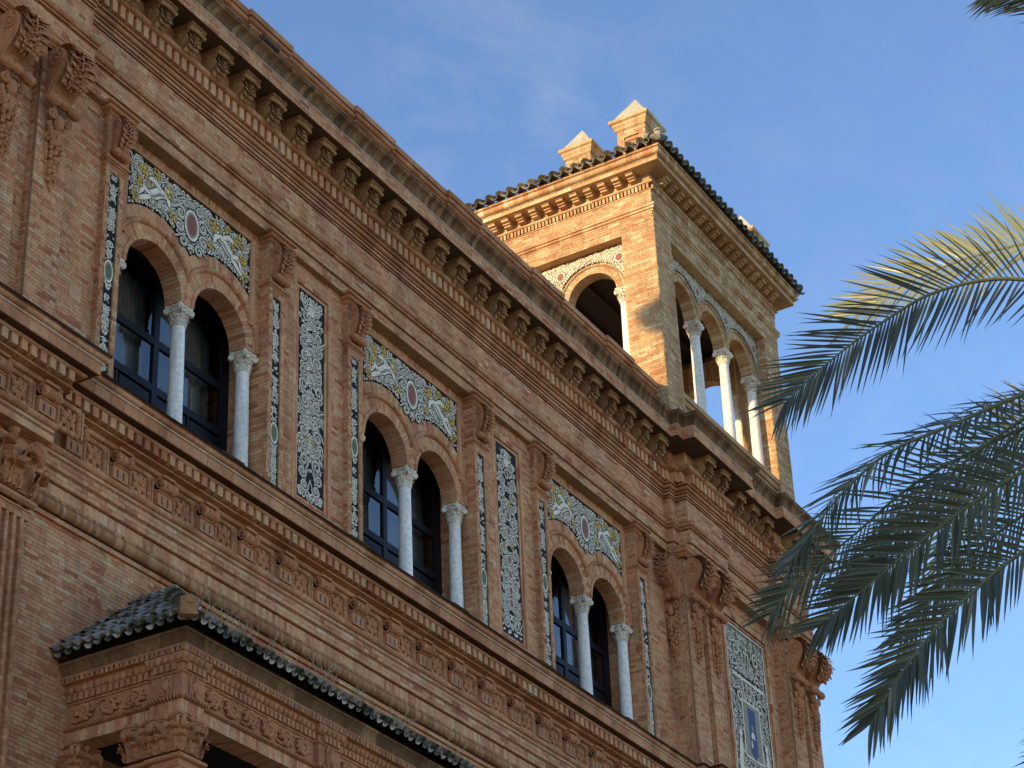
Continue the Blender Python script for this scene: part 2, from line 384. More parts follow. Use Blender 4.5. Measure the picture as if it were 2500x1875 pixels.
sweep(mb, [(0.20, 24.925), (0.305, 24.925)]+arc(0.32, 24.985, 0.055, -80, 80, 6)+[(0.20, 25.045)], MAINPATH, seg=0.42, jit=0.003)
obj('bed_moulding', mb, 'roll_brick', BLD, kind='stuff')
mb = MB()
sweep(mb, [(0.10, 23.66), (0.10, 24.275), (0.0, 24.275), (0.02, 24.31)], MAINPATH, seg=50); sweep(mb, [(0.02, 24.33), (0.02, 24.38)], MAINPATH, seg=50)
sweep(mb, [(0.20, 24.668), (0.12, 24.668), (0.12, 24.926), (0.20, 24.926)], MAINPATH, seg=50); sweep(mb, [(0.20, 25.04), (0.20, 25.47)], MAINPATH, seg=0.5)
obj('frieze_wall', mb, 'mortar', BLD, kind='stuff')
mb = MB(); sweep(mb, arc(0.185, 23.605, 0.052, 15, 90, 4)+[(0.150, 23.675), (0.122, 23.71), (0.111, 23.75)], MAINPATH, seg=0.34, jit=0.003, seed=12)
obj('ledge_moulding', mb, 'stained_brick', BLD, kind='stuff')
def path_bricks(path, d, z0, z1, **k):
    P, nr, off = path_frames(path)
    for i in range(len(P)-1):
        A = P[i]+off[i]*d; B = P[i+1]+off[i+1]*d; t = (P[i+1]-P[i]).normalized()
        ln = (B-A).dot(t)
        if ln < 0.03: continue
        _seed[0] += 1
        brick_field(k.get('mb', bricks), (A.x, A.y, z0), t, nr[i], ln, z1-z0, seed=_seed[0], L=k.get('L', 0.285))
path_bricks(MAINPATH, 0.122, 22.92, 23.098); path_bricks(MAINPATH, 0.152, 23.144, 23.449)
path_bricks(MAINPATH, 0.102, 23.665, 24.274)
path_bricks(MAINPATH, 0.202, 25.05, 25.46)
mb = MB()
sweep(mb, [(0.74, 25.46), (0.74, 25.60), (0.735, 25.605), (0.742, 25.61), (0.742, 25.735)], MAINPATH, seg=0.40, jit=0.004)
obj('cornice_fascia', mb, 'mortar', BLD, kind='stuff')
path_bricks(MAINPATH, 0.745, 25.462, 25.734)
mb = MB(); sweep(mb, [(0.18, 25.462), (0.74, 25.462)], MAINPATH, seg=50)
obj('cornice_soffit', mb, 'shaded_soffit_plaster', BLD)
mb = MB(); sweep(mb, [(0.74, 25.735), (0.768, 25.737), (0.768, 25.757), (0.74, 25.76)], MAINPATH, seg=50)
obj('drip_edge', mb, 'drip_metal', BLD)
mb = MB()
sweep(mb, [(0.755, 25.76), (0.77, 25.775), (0.775, 25.81), (0.79, 25.86), (0.82, 25.905), (0.86, 25.935), (0.895, 25.955), (0.905, 25.98), (0.905, 26.02), (0.89, 26.03)], MAINPATH, seg=0.13, jit=0.006)
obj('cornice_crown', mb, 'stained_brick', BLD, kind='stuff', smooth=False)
mb = MB(); sweep(mb, [(0.91, 26.025), (0.91, 26.04), (0.0, 26.10), (-0.4, 26.10)], MAINPATH, seg=50)
obj('cornice_lead', mb, 'dark_lead', BLD)
# parapet with low pedestals
PAR = [(13.0, 0.0)]
for k in range(3):
    x0 = 22.36+6.874*k
    for (a, b) in ((x0+0.3, x0+1.25), (x0+3.7, x0+4.6)):
        PAR += [(a, 0.0), (a, -0.06), (b, -0.06), (b, 0.0)]
PAR += [(42.3, 0.0)]
mb = MB()
sweep(mb, [(0.10, 26.0), (0.10, 27.085), (0.13, 27.09), (0.13, 27.13)], PAR, seg=0.36, jit=0.003)
sweep(mb, [(0.13, 27.13), (0.135, 27.135)]+arc(0.15, 27.195, 0.055, -75, 75, 5)+[(0.17, 27.255), (0.215, 27.26)], PAR, seg=0.30, jit=0.002, seed=5)
sweep(mb, [(0.215, 27.26), (0.22, 27.33), (0.22, 27.385), (0.05, 27.41), (-0.30, 27.41)], PAR, seg=0.55, seed=6)
obj('parapet', mb, 'roll_brick', BLD, kind='stuff')

# dentils under the cornice, each one its own block
mb = MB(); mb.box(-0.061, 0.061, -0.10, 0.08, 0.0, 0.247)
den = mb.mesh('dentil', 'brick_single')
place('dentil', den, along(MAINPATH, 0.20, 0.2065, start=29.693+0.05), 24.677, BLD)

# carved cornice bracket: abacus, scroll roll, S-curved acanthus body, side volute
def spiral(cx, cz, r0, r1, turns, a0, n=22, sgn=1):
    return [(cx+(r0+(r1-r0)*i/n)*math.cos(a0+sgn*2*PI*turns*i/n), cz+(r0+(r1-r0)*i/n)*math.sin(a0+sgn*2*PI*turns*i/n)) for i in range(n+1)]
def bez(p, n=14):
    P = [Vector(q) for q in p]; r = []
    for i in range(n+1):
        t = i/n; Q = list(P)
        while len(Q) > 1: Q = [Q[k].lerp(Q[k+1], t) for k in range(len(Q)-1)]
        r.append(Q[0])
    return r
def leaf(mb, curve, w0, wfun, rib=0.018, lobes=5, lobe=0.3, nv=12, cup=0.0, axis=Vector((1, 0, 0)), mi=0, off=0.0):
    """lobed acanthus leaf laid along a curve (list of Vectors), width across axis"""
    n = len(curve)-1
    def at_u(u):
        i = u*n; k = min(int(i), n-1); p = curve[k].lerp(curve[k+1], i-k)
        t = (curve[min(k+1, n)]-curve[max(k-1, 0)]).normalized(); return p, t, axis.cross(t).normalized()
    sg = -1 if off < 0 else 1
    def fn(u, v):
        p, t, nn = at_u(u); q = v*2-1; w = w0*wfun(u)*0.62
        return p+axis*(q*w)+nn*(off+sg*rib*(0.9*math.cos(q*PI*1.5)-0.3)-cup*q*q)
    mb.grid(fn, n, 6, mi)
    K = lobes+2
    for k in range(K):
        u = 0.06+0.86*k/K
        p, t, nn = at_u(u); w = w0*wfun(u)
        for q in (-1, 1):
            d = (t*0.80+axis*q*0.75).normalized(); sd = nn.cross(d).normalized()
            ln = w*(0.95 if k % 2 else 0.82); wd = w*0.36
            o_ = p+axis*(q*w*0.22)+nn*(off+sg*rib*0.6)
            vs = []
            for j in range(5):
                z = j/4; ww = wd*(0.55+0.9*math.sin(PI*min(1, z*0.8+0.15)))*(1-z**3)
                c_ = o_+d*(ln*z)+nn*sg*(rib*1.5*math.sin(z*PI*0.75)+rib*1.0*z*z*2)
                vs += [tuple(c_-sd*ww-nn*sg*rib*0.9), tuple(c_), tuple(c_+sd*ww-nn*sg*rib*0.9)]
            fs = [(3*j+i_, 3*j+i_+1, 3*j+4+i_, 3*j+3+i_) for j in range(4) for i_ in (0, 1)]
            mb.add(vs, fs, mi)
    mb.tube([tuple(at_u(j/8)[0]+at_u(j/8)[2]*(off+sg*rib*0.8)) for j in range(9)], [rib*1.1*(1-0.6*j/8) for j in range(9)], 5, mi)
def bracket_mesh():
    mb = MB()
    w = 0.205
    mb.box(-w, w, -0.43, 0.0, -0.05, 0.0); mb.box(-w*0.93, w*0.93, -0.41, 0.0, -0.085, -0.05)
    for i in range(9): mb.box(-w+0.008+i*w*0.222, -w+0.026+i*w*0.222, -0.436, -0.43, -0.042, -0.008)
    for i in range(9): mb.box(-w-0.006, -w, -0.05-i*0.042, -0.03-i*0.042, -0.042, -0.008)
    mb.tube([(-w*1.05, -0.375, -0.125), (-w*0.5, -0.385, -0.12), (0, -0.395, -0.118), (w*0.5, -0.385, -0.12), (w*1.05, -0.375, -0.125)], [0.042, 0.03, 0.04, 0.03, 0.042], 8)
    c = bez([(0, -0.27, -0.085), (0, -0.22, -0.20), (0, -0.40, -0.30), (0, -0.26, -0.36), (0, -0.14, -0.47)])
    prof = [(p.y, p.z) for p in c]
    vs = []; fs = []
    for s in (-1, 1):
        k = len(vs)
        for (y, z) in prof: vs.append((s*w*0.85, y, z))
        vs.append((s*w*0.85, 0, -0.44)); vs.append((s*w*0.85, 0, -0.08)); vs.append((s*w*0.85, -0.26, -0.08))
        fs.append(tuple(range(k, len(vs))))
    n = len(prof)
    for i in range(n-1): fs.append((i, i+1, n+3+i+1, n+3+i))
    fs.append((n-1, n, 2*n+3, 2*n+2))
    mb.add(vs, fs)
    leaf(mb, c, w*0.92, lambda u: 0.62+0.30*math.sin(u*PI*0.9), rib=0.016, lobes=4, lobe=0.25, axis=Vector((1, 0, 0)), off=-0.018)
    leaf(mb, c[2:12], w*0.42, lambda u: 1-0.5*u, rib=0.02, lobes=3, off=-0.035)
    mb.ball((0, -0.12, -0.43), (0.10, 0.035, 0.03))
    for s in (-1, 1):
        for (cy, cz, r) in ((-0.10, -0.18, 0.075), (-0.30, -0.16, 0.045)):
            mb.tube([(s*w*0.88, y, z) for y, z in spiral(cy, cz, r, 0.012, 1.6, 0.5, 16)], 0.014, 5)
    return mb.mesh('bracket', 'terracotta_dark')
BRK = bracket_mesh()
pts = []
for p, t, n in along(MAINPATH, 0.202, 0.7965, start=23.752+0.17-0.0, margin=0.16): pts.append((p, t, n))
place('bracket', BRK, pts, 25.458, BLD)

# --------------------------------------------------------------------- lower entablature
mb = MB()
sweep(mb, [(0.0, 15.12), (0.055, 15.122), (0.055, 15.195), (0.005, 15.196), (0.005, 15.225)], LOWPLAIN, seg=0.4)
sweep(mb, [(0.02, 15.45), (0.02, 15.475), (0.085, 15.476), (0.08, 15.655)], LOWPLAIN, seg=0.085, jit=0.004, seed=9)
sweep(mb, [(0.08, 15.655), (0.015, 15.656), (0.015, 15.678), (0.12, 15.678), (0.12, 15.84), (0.04, 15.842), (0.04, 15.88), (0.14, 15.88), (0.14, 16.045), (0.05, 16.046), (0.05, 16.09)], LOWPLAIN, seg=50)
sweep(mb, [(-0.1, 15.93), (0.13, 15.93), (0.14, 15.935), (0.14, 16.045), (0.05, 16.046), (0.05, 16.088), (0.145, 16.088), (0.145, 16.14), (0.12, 16.15)], LOWPATH, seg=0.40)
obj('lower_architrave', mb, 'brick', BLD, kind='stuff')
path_bricks(LOWPLAIN, 0.122, 15.682, 15.838); path_bricks(LOWPLAIN, 0.142, 15.884, 16.043)
mb = MB()
sweep(mb, arc(0.07, 15.305, 0.095, -80, 75, 8)+[(0.10, 15.40), (0.115, 15.405), (0.115, 15.45), (0.08, 15.46)], LOWPLAIN, seg=0.075, jit=0.006, seed=3)
obj('torus_moulding', mb, 'torus_brick', BLD, kind='stuff')
mb = MB()
sweep(mb, arc(0.115, 15.861, 0.015, -90, 90, 4), LOWPLAIN, seg=0.045, gap=0.012)
sweep(mb, arc(0.13, 16.067, 0.015, -90, 90, 4), LOWPATH, seg=0.045, gap=0.012)
obj('pearl_moulding', mb, 'roll_brick', BLD, kind='stuff')
mb = MB()
sweep(mb, arc(0.135, 16.205, 0.058, -90, 90, 7)+[(0.10, 16.265)], LOWPATH, seg=0.32, jit=0.004)
sweep(mb, [(0.10, 16.71), (0.13, 16.715), (0.13, 16.745)]+arc(0.16, 16.79, 0.045, -80, 80, 5)+[(0.24, 16.845), (0.30, 16.85), (0.30, 16.885), (0.22, 16.89)], LOWPATH, seg=0.36, jit=0.003)
sweep(mb, [(0.31, 17.052), (0.40, 17.052)]+arc(0.40, 17.09, 0.036, -80, 80, 5)+[(0.36, 17.132)], LOWPATH, seg=0.36, jit=0.003)
sweep(mb, [(0.54, 17.13), (0.565, 17.13), (0.57, 17.29), (0.575, 17.305)], LOWPATH, seg=0.36, jit=0.004, seed=4)
sweep(mb, [(0.60, 17.325), (0.605, 17.335)]+arc(0.605, 17.385, 0.05, -80, 70, 6)+[(0.65, 17.435), (0.665, 17.44)], LOWPATH, seg=0.34, jit=0.004, seed=8)
obj('lower_cornice', mb, 'roll_brick', BLD, kind='stuff')
mb = MB(); sweep(mb, [(0.57, 17.305), (0.602, 17.307), (0.602, 17.326), (0.58, 17.33)], LOWPATH, seg=50)
obj('drip_edge', mb, 'drip_metal', BLD)
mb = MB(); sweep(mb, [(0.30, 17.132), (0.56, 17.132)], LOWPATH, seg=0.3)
obj('lower_soffit', mb, 'shaded_soffit_plaster', BLD, kind='stuff')
mb = MB(); sweep(mb, [(0.655, 17.437), (0.675, 17.438), (0.68, 17.475), (0.67, 17.482), (-0.2, 17.49)], LOWPATH, seg=1.1)
obj('ledge', mb, 'dark_lead', BLD, kind='stuff')
mb = MB(); sweep(mb, [(0.10, 16.26), (0.10, 16.72)], LOWPATH, seg=50); sweep(mb, [(0.31, 16.886), (0.22, 16.886), (0.22, 17.054), (0.31, 17.054)], LOWPATH, seg=50)
obj('lower_frieze_wall', mb, 'mortar', BLD, kind='stuff')
mb = MB(); mb.box(-0.062, 0.062, -0.105, 0.09, 0.0, 0.165)
den2 = mb.mesh('dentil', 'brick_single')
place('dentil', den2, along(LOWPATH, 0.31, 0.2032, start=26.968+0.057), 16.888, BLD)
# frieze of scroll consoles and rosette panels
def scroll_console():
    mb = MB(); w = 0.175
    mb.box(-w, w, -0.10, 0.0, 0.0, 0.235)                      # triglyph block
    mb.box(-w-0.012, w+0.012, -0.12, 0.0, 0.215, 0.245)
    mb.tube([(-w, -0.12, 0.335), (-w*0.55, -0.12, 0.335), (-w*0.5, -0.12, 0.335), (-w*0.1, -0.12, 0.335)], [0.10, 0.10, 0.088, 0.088], 14)
    mb.tube([(-w*0.1, -0.12, 0.335), (w*0.45, -0.12, 0.335), (w*0.5, -0.12, 0.335), (w, -0.12, 0.335)], [0.088, 0.088, 0.10, 0.10], 14)
    for x in (-w*0.45, w*0.5):
        for i in range(9):
            a = math.radians(150+i*26); mb.ball((x, -0.12+0.093*math.cos(a), 0.335+0.093*math.sin(a)), 0.017, 6, 4)
    mb.box(-w*0.9, w*0.9, -0.14, 0.0, 0.40, 0.45)
    mb.box(-w*0.85, w*0.85, -0.19, 0.0, 0.455, 0.50)
    for s in (-1, 1): mb.tube([(s*(w+0.004), -0.12+y, 0.335+z) for y, z in spiral(0, 0, 0.085, 0.015, 1.7, 0.2, 18)], 0.013, 5)
    mb.add([(-w, -0.20, 0.30), (-w, -0.10, 0.235), (-w, 0.0, 0.235), (-w, 0, 0.42), (-w, -0.1, 0.42)], [(0, 1, 2, 3, 4)])
    return mb
SCO = scroll_console().mesh('scroll_console', 'terracotta')
mb = MB()
for x in (0.0,):
    a = [(x-0.016, -0.1035, 0.03), (x+0.016, -0.1035, 0.03)]
    for i in range(5): a.append((x+0.016*math.cos(i*PI/4), -0.1035, 0.15+0.016*math.sin(i*PI/4)))
    mb.add(a, [tuple(range(len(a)))])
SLOT = mb.mesh('groove_shade', 'recess_shade')  # flat black shape painted for the shade of a groove, nothing recessed
def rosette():
    mb = MB()
    mb.ball((0, -0.035, 0.21), (0.035, 0.035, 0.035))
    for r, n, s in ((0.075, 6, 0.05), (0.125, 6, 0.058)):
        for i in range(n):
            a = 2*PI*i/n+(0.5 if r > 0.1 else 0)
            mb.ball((r*math.cos(a), -0.018, 0.21+r*math.sin(a)), (s, 0.03, s), 7, 5)
    for sx in (-1, 1):
        for sz in (-1, 1): mb.ball((sx*0.14, -0.01, 0.21+sz*0.13), (0.04, 0.02, 0.04), 6, 4)
    return mb
ROS = rosette().mesh('rosette', 'terracotta', True)
mb = MB()                                                       # moulded frame of a rosette panel
for (d0, d1, w0, w1) in ((0.0, -0.012, 0.36, 0.335), (-0.012, -0.035, 0.30, 0.30)): pass
fr_pts = [(-0.235, 0.01), (0.235, 0.01), (0.235, 0.44), (-0.235, 0.44)]
for (a, b) in ((0, 1), (1, 2), (2, 3), (3, 0)):
    p, q = fr_pts[a], fr_pts[b]
    k = 5
    for i in range(k):
        t0 = i/k; t1 = (i+1)/k-0.01
        mb.tube([(p[0]+(q[0]-p[0])*t0, -0.012, p[1]+(q[1]-p[1])*t0), (p[0]+(q[0]-p[0])*t1, -0.012, p[1]+(q[1]-p[1])*t1)], 0.045, 8)
PFR = mb.mesh('panel_frame', 'roll_brick')
mb = MB()
for (x0, x1, z0, z1) in ((-0.335, -0.30, 0.0, 0.45), (0.30, 0.335, 0.0, 0.45), (-0.30, 0.30, 0.43, 0.45)): mb.box(x0, x1, -0.03, 0.0, z0, z1)
PBD = mb.mesh('panel_border', 'brick_single')
cons = along(LOWPATH, 0.10, 1.0625, start=28.1666*0.9949+0.32, margin=0.2)
for p, t, n in cons:
    M = Matrix(((t.x, -n.x, 0, p.x), (t.y, -n.y, 0, p.y), (0, 0, 1, 16.262), (0, 0, 0, 1)))
    c = link('scroll_console', SCO, BLD, M); link('groove_shade', SLOT, c, T((-0.075, 0, 0))); link('groove_shade', SLOT, c, T((0.065, 0, 0)))
    if t.x > 0.5 and 19 < p.x < 44:
        M2 = M @ T((0.531, 0, 0))
        if abs(p.x+0.53-21.0) < 0.4 or abs(p.x+0.53-42.4) < 0.45: continue
        c = link('panel_frame', PFR, BLD, M2); link('panel_border', PBD, c); link('rosette', ROS, c)

# --------------------------------------------------------------------- main walls
NB = 3
X0 = [22.36+6.874*k for k in range(NB)]
CAPZ = 22.917
# long wall between the window bays (with the tall tile panels)
wall_rect((21.0, 0, 17.48), FRONT, X0[0]-21.0, CAPZ-17.48)
for k in range(NB):
    xa = X0[k]+4.91; xb = X0[k+1] if k+1 < NB else 42.17
    if k < NB-1: wall_rect((xa, 0, 17.48), FRONT, xb-xa, CAPZ-17.48, holes=[((xb-xa)/2-0.55, (xb-xa)/2+0.55, 0.6, 5.05)])
    else: wall_rect((xa, 0, 17.48), FRONT, xb-xa, CAPZ-17.48)
# lower wall: the biggest bricks in view are single objects
singles = []
_seed[0] += 1
brick_field(bricks, (20.9, 0, 12.6), (1, 0, 0), (0, -1, 0), 3.9, 2.52, seed=_seed[0], singles=singles)
backing(mortar, (20.9, 0, 11.0), (1, 0, 0), 0, 27, 4.15)
wall_rect((20.9, 0, 9.6), FRONT, 2.2, 3.0)
wall_rect((24.8, 0, 13.4), FRONT, 14, 1.72)
bm1 = MB(); bm1.add([(-.5, -1, -.5), (.5, -1, -.5), (.5, -1, .5), (-.5, -1, .5), (-.5, .5, -.5), (.5, .5, -.5), (.5, .5, .5), (-.5, .5, .5)],
                    [(0, 1, 2, 3), (4, 5, 1, 0), (5, 6, 2, 1), (6, 7, 3, 2), (7, 4, 0, 3)])
BRM = bm1.mesh('brick', 'brick_single')
for c, l, h, k in singles:
    link('brick', BRM, BLD, T(c) @ Matrix.Diagonal((l, k, h, 1)))

# ornament painted on glazed tiles: scroll strokes, fruit, medallions as thin inlaid shapes
def stroke(mb, pts, w, dz, mi):
    P = [Vector((p[0], p[1])) for p in pts]; vs = []; n = len(P)
    for i, p in enumerate(P):
        t = (P[min(i+1, n-1)]-P[max(i-1, 0)]); t = t.normalized() if t.length > 1e-6 else Vector((1, 0))
        a = Vector((-t.y, t.x))*w*(0.25+0.75*math.sin(PI*min(1, (i+0.6)/n))**0.7)
        vs += [(p.x+a.x, -dz, p.y+a.y), (p.x-a.x, -dz, p.y-a.y)]
    mb.add(vs, [(2*i, 2*i+1, 2*i+3, 2*i+2) for i in range(n-1)], mi)
def disc(mb, c, rx, rz, dz, mi, n=12):
    mb.add([(c[0]+rx*math.cos(2*PI*i/n), -dz, c[1]+rz*math.sin(2*PI*i/n)) for i in range(n)], [tuple(range(n))], mi)
TILEM = ['navy_glaze', 'white_glaze', 'grey_glaze', 'yellow_glaze', 'green_glaze', 'purple_glaze', 'blue_glaze']
class Orn:
    def __init__(s, seed): s.mb = MB(); s.k = 0; s.rg = random.Random(seed)
    def dz(s): s.k += 1; return 0.001+s.k*0.000012
    def curl(s, x, z, r, a0, sg, w=0.23, turns=1.25, mi=1):
        p = spiral(x, z, r, r*0.18, turns, a0, 18, sg)
        tail = [(x+r*math.cos(a0)*(1+q)-sg*-math.sin(a0)*r*q*1.3, z+r*math.sin(a0)*(1+q)-sg*math.cos(a0)*r*q*1.3) for q in (0.7, 0.35)]
        p = tail+p
        stroke(s.mb, p, r*w*1.6, s.dz(), 0); stroke(s.mb, p, r*w, s.dz(), mi)
        if r > 0.085: stroke(s.mb, [(a*0.985+x*0.015, b-r*0.05) for a, b in p], r*w*0.35, s.dz(), 2)
    def petal(s, x, z, l, a, mi=1):
        p = [(x+l*i/6*math.cos(a+0.5*i/6), z+l*i/6*math.sin(a+0.5*i/6)) for i in range(7)]
        stroke(s.mb, p, l*0.34, s.dz(), 0); stroke(s.mb, p, l*0.24, s.dz(), mi); stroke(s.mb, p[:5], l*0.07, s.dz(), 2)
    def fruit(s, x, z, r, n, mi=3):
        for i in range(n):
            a = s.rg.random()*6.28; q = r*s.rg.random()**0.6; rr = r*s.rg.uniform(0.22, 0.38)
            c = (x+q*math.cos(a), z+q*math.sin(a))
            disc(s.mb, c, rr*1.25, rr*1.25, s.dz(), 0, 9); disc(s.mb, c, rr, rr, s.dz(), mi, 9)
    def oval(s, x, z, rx, rz, mi, frame=True):
        if frame:
            disc(s.mb, (x, z), rx*1.75, rz*1.6, s.dz(), 0, 20); disc(s.mb, (x, z), rx*1.6, rz*1.45, s.dz(), 1, 20)
            disc(s.mb, (x, z), rx*1.25, rz*1.2, s.dz(), 2, 20)
        disc(s.mb, (x, z), rx, rz, s.dz(), mi, 20)
    def rect(s, x0, x1, z0, z1, mi): d = s.dz(); s.mb.quad((x0, -d, z0), (x1, -d, z0), (x1, -d, z1), (x0, -d, z1), mi)
def panel_orn(w, h, seed, dens=1.0, green=None, big=True, base=0):
    o = Orn(seed); rg = o.rg
    o.mb.quad((-w/2, 0, 0), (w/2, 0, 0), (w/2, 0, h), (-w/2, 0, h), base)
    n = int(dens*w*h*72)
    for i in range(n):                                           # mirrored small curls and leaves everywhere
        r = rg.uniform(0.045, 0.085) if big else rg.uniform(0.040, 0.066)
        x = rg.uniform(0.0, w/2-r*1.3); z = rg.uniform(r*1.4, h-r*1.4); a = rg.random()*6.28; sg = rg.choice((-1, 1))
        if rg.random() < 0.4:
            o.petal(x, z, r*1.9, a) if x+r*1.9 < w/2 else o.petal(x, z, r, a)
            o.petal(-x, z, min(r*1.9, w/2-x), PI-a-0.5)
        else: o.curl(x, z, r, a, sg); o.curl(-x, z, r, PI-a, -sg)
    if big:
        z = 0.30
        while z < h-0.35:
            r = rg.uniform(0.10, 0.15); x = rg.uniform(w*0.2, w/2-r*1.15); a = rg.random()*6.28; sg = rg.choice((-1, 1))
            o.curl(x, z, r, a, sg, 0.2, 1.5); o.curl(-x, z, r, PI-a, -sg, 0.2, 1.5)
            q = rg.random()
            if q < 0.25: o.oval(0, z+0.15, 0.05, 0.08, 5)
            elif q < 0.55: o.fruit(rg.uniform(0.08, 0.2), z+0.12, 0.075, 7); o.fruit(-rg.uniform(0.08, 0.2), z+0.12, 0.075, 7)
            elif q < 0.8:
                for a in range(7): o.petal(0, z+0.12, 0.15, PI*a/6)
            z += rg.uniform(0.24, 0.36)
        o.oval(0, h-0.33, 0.085, 0.12, 1, False); o.petal(-0.09, h-0.25, 0.16, 0.6); o.petal(0.09, h-0.25, 0.16, 2.2)
        for s in (-1, 1): disc(o.mb, (s*0.03, h-0.31), 0.014, 0.009, o.dz(), 2, 8)
        stroke(o.mb, [(0, h-0.31), (0.006, h-0.36)], 0.008, o.dz(), 2); stroke(o.mb, [(-0.025, h-0.385), (0.025, h-0.385)], 0.008, o.dz(), 5)
    if green is not None: o.oval(0, green, w*0.30, w*0.62, 4)
    return o.mb
TALL = [panel_orn(0.82, 4.25, 31+s, dens=0.62).mesh('tile_panel', TILEM) for s in range(2)]
STRIP = [panel_orn(0.235, 4.2, 61+s, dens=1.5, green=2.35 if s == 0 else 1.5, big=False).mesh('tile_strip', TILEM) for s in range(2)]

def small_capital_console(w, h, depth):
    """carved volute and acanthus leaf on the front of a pilaster block, baluster roll at its foot"""
    mb = MB()
    c = bez([(0, -depth*0.45, 0), (0, -depth*1.25, -h*0.15), (0, -depth*0.95, -h*0.55), (0, -depth*0.25, -h*0.78)], 18)
    prof = [(p.y, p.z) for p in c]
    for s in (-1, 1):
        mb.add([(s*w*0.8, y, z) for y, z in prof]+[(s*w*0.8, 0, -h*0.8), (s*w*0.8, 0, 0)], [tuple(range(len(prof)+2))])
        mb.tube([(s*w*0.82, y, z) for y, z in spiral(-depth*0.48, -h*0.2, depth*0.42, 0.012, 1.8, 1.2, 20)], 0.016, 5)
        mb.ball((s*w*0.84, -depth*0.48, -h*0.2), 0.022, 7, 5)
    vs = [(s*w*0.8, y, z) for s in (-1, 1) for y, z in prof]; n = len(prof)
    mb.add(vs, [(i, i+1, n+i+1, n+i) for i in range(n-1)])
    leaf(mb, c, w*0.95, lambda u: 0.55+0.55*math.sin(min(1, u*1.1+0.2)*PI*0.85), rib=0.016, lobes=5, lobe=0.42, nv=14, off=-0.02)
    for s in (-1, 1):
        c2 = [p+Vector((s*w*0.45, 0, 0)) for p in c[3:15]]
        leaf(mb, c2, w*0.40, lambda u: 0.6+0.5*math.sin(u*PI), rib=0.014, lobes=4, lobe=0.5, nv=8, off=-0.045)
    c3 = [p for p in c[6:18]]
    leaf(mb, c3, w*0.45, lambda u: 1-0.6*u, rib=0.02, lobes=3, lobe=0.4, nv=8, off=-0.05)
    mb.tube([(x*w, -depth*0.42, -h*0.88) for x in (-1.05, -0.9, -0.6, -0.2, -0.1, 0.1, 0.2, 0.6, 0.9, 1.05)], [r*depth*0.42 for r in (0.5, 0.8, 1.0, 0.8, 1.05, 1.05, 0.8, 1.0, 0.8, 0.5)], 10)
    return mb.mesh('capital_scroll', 'terracotta', False)
PCON = small_capital_console(0.20, 0.78, 0.20)
PILW = 0.47
def pilaster(x, k, deep_left, deep_right):
    zt = 21.86
    P = link('pilaster', None, BLD)
    wall_rect((x, -0.10, 17.48), FRONT, 0.115, 21.72-17.48, L=0.115)
    wall_rect((x+0.355, -0.10, 17.48), FRONT, 0.115, 21.72-17.48, L=0.115)
    wall_rect((x, -0.10, 21.72), FRONT, PILW, 22.80-21.72)
    wall_rect((x, deep_left, 17.48), LEFT, deep_left+0.10, 22.80-17.48, L=0.28)
    wall_rect((x+PILW, -0.10, 17.48), RIGHT, deep_right+0.10, 22.80-17.48, L=0.28)
    link('tile_strip', STRIP[k], P, T((x+PILW/2, -0.078, 17.5)))
    mb = MB()
    for (a, b) in ((x+0.115, x+0.118), (x+0.352, x+0.355)): mb.box(a, b, -0.10, -0.07, 17.48, 21.72)
    mb.box(x+0.115, x+0.355, -0.10, -0.07, 21.70, 21.72)
    obj('strip_edge', mb, 'mortar', P)
    pt = [(x, deep_left*0.999), (x, -0.10), (x+PILW, -0.10), (x+PILW, deep_right*0.999)]
    mb = MB()
    sweep(mb, [(0.0, 21.86), (0.025, 21.865), (0.03, 21.885)]+arc(0.045, 21.915, 0.028, -80, 80, 4)+[(0.03, 21.95), (0.0, 21.96)], pt, seg=0.5)
    obj('astragal', mb, 'roll_brick', P)
    mb = MB()
    sweep(mb, [(0.0, 22.77), (0.025, 22.775), (0.025, 22.80), (0.04, 22.805), (0.045, 22.83), (0.06, 22.84)]+arc(0.075, 22.885, 0.04, -80, 60, 5)+[(0.13, 22.93), (0.145, 22.935), (0.145, 22.985), (0.0, 23.0)], pt, seg=0.5)
    obj('cap_moulding', mb, 'roll_brick', P)
    link('capital_scroll', PCON, P, T((x+PILW/2+0.02, -0.10, 22.76)))

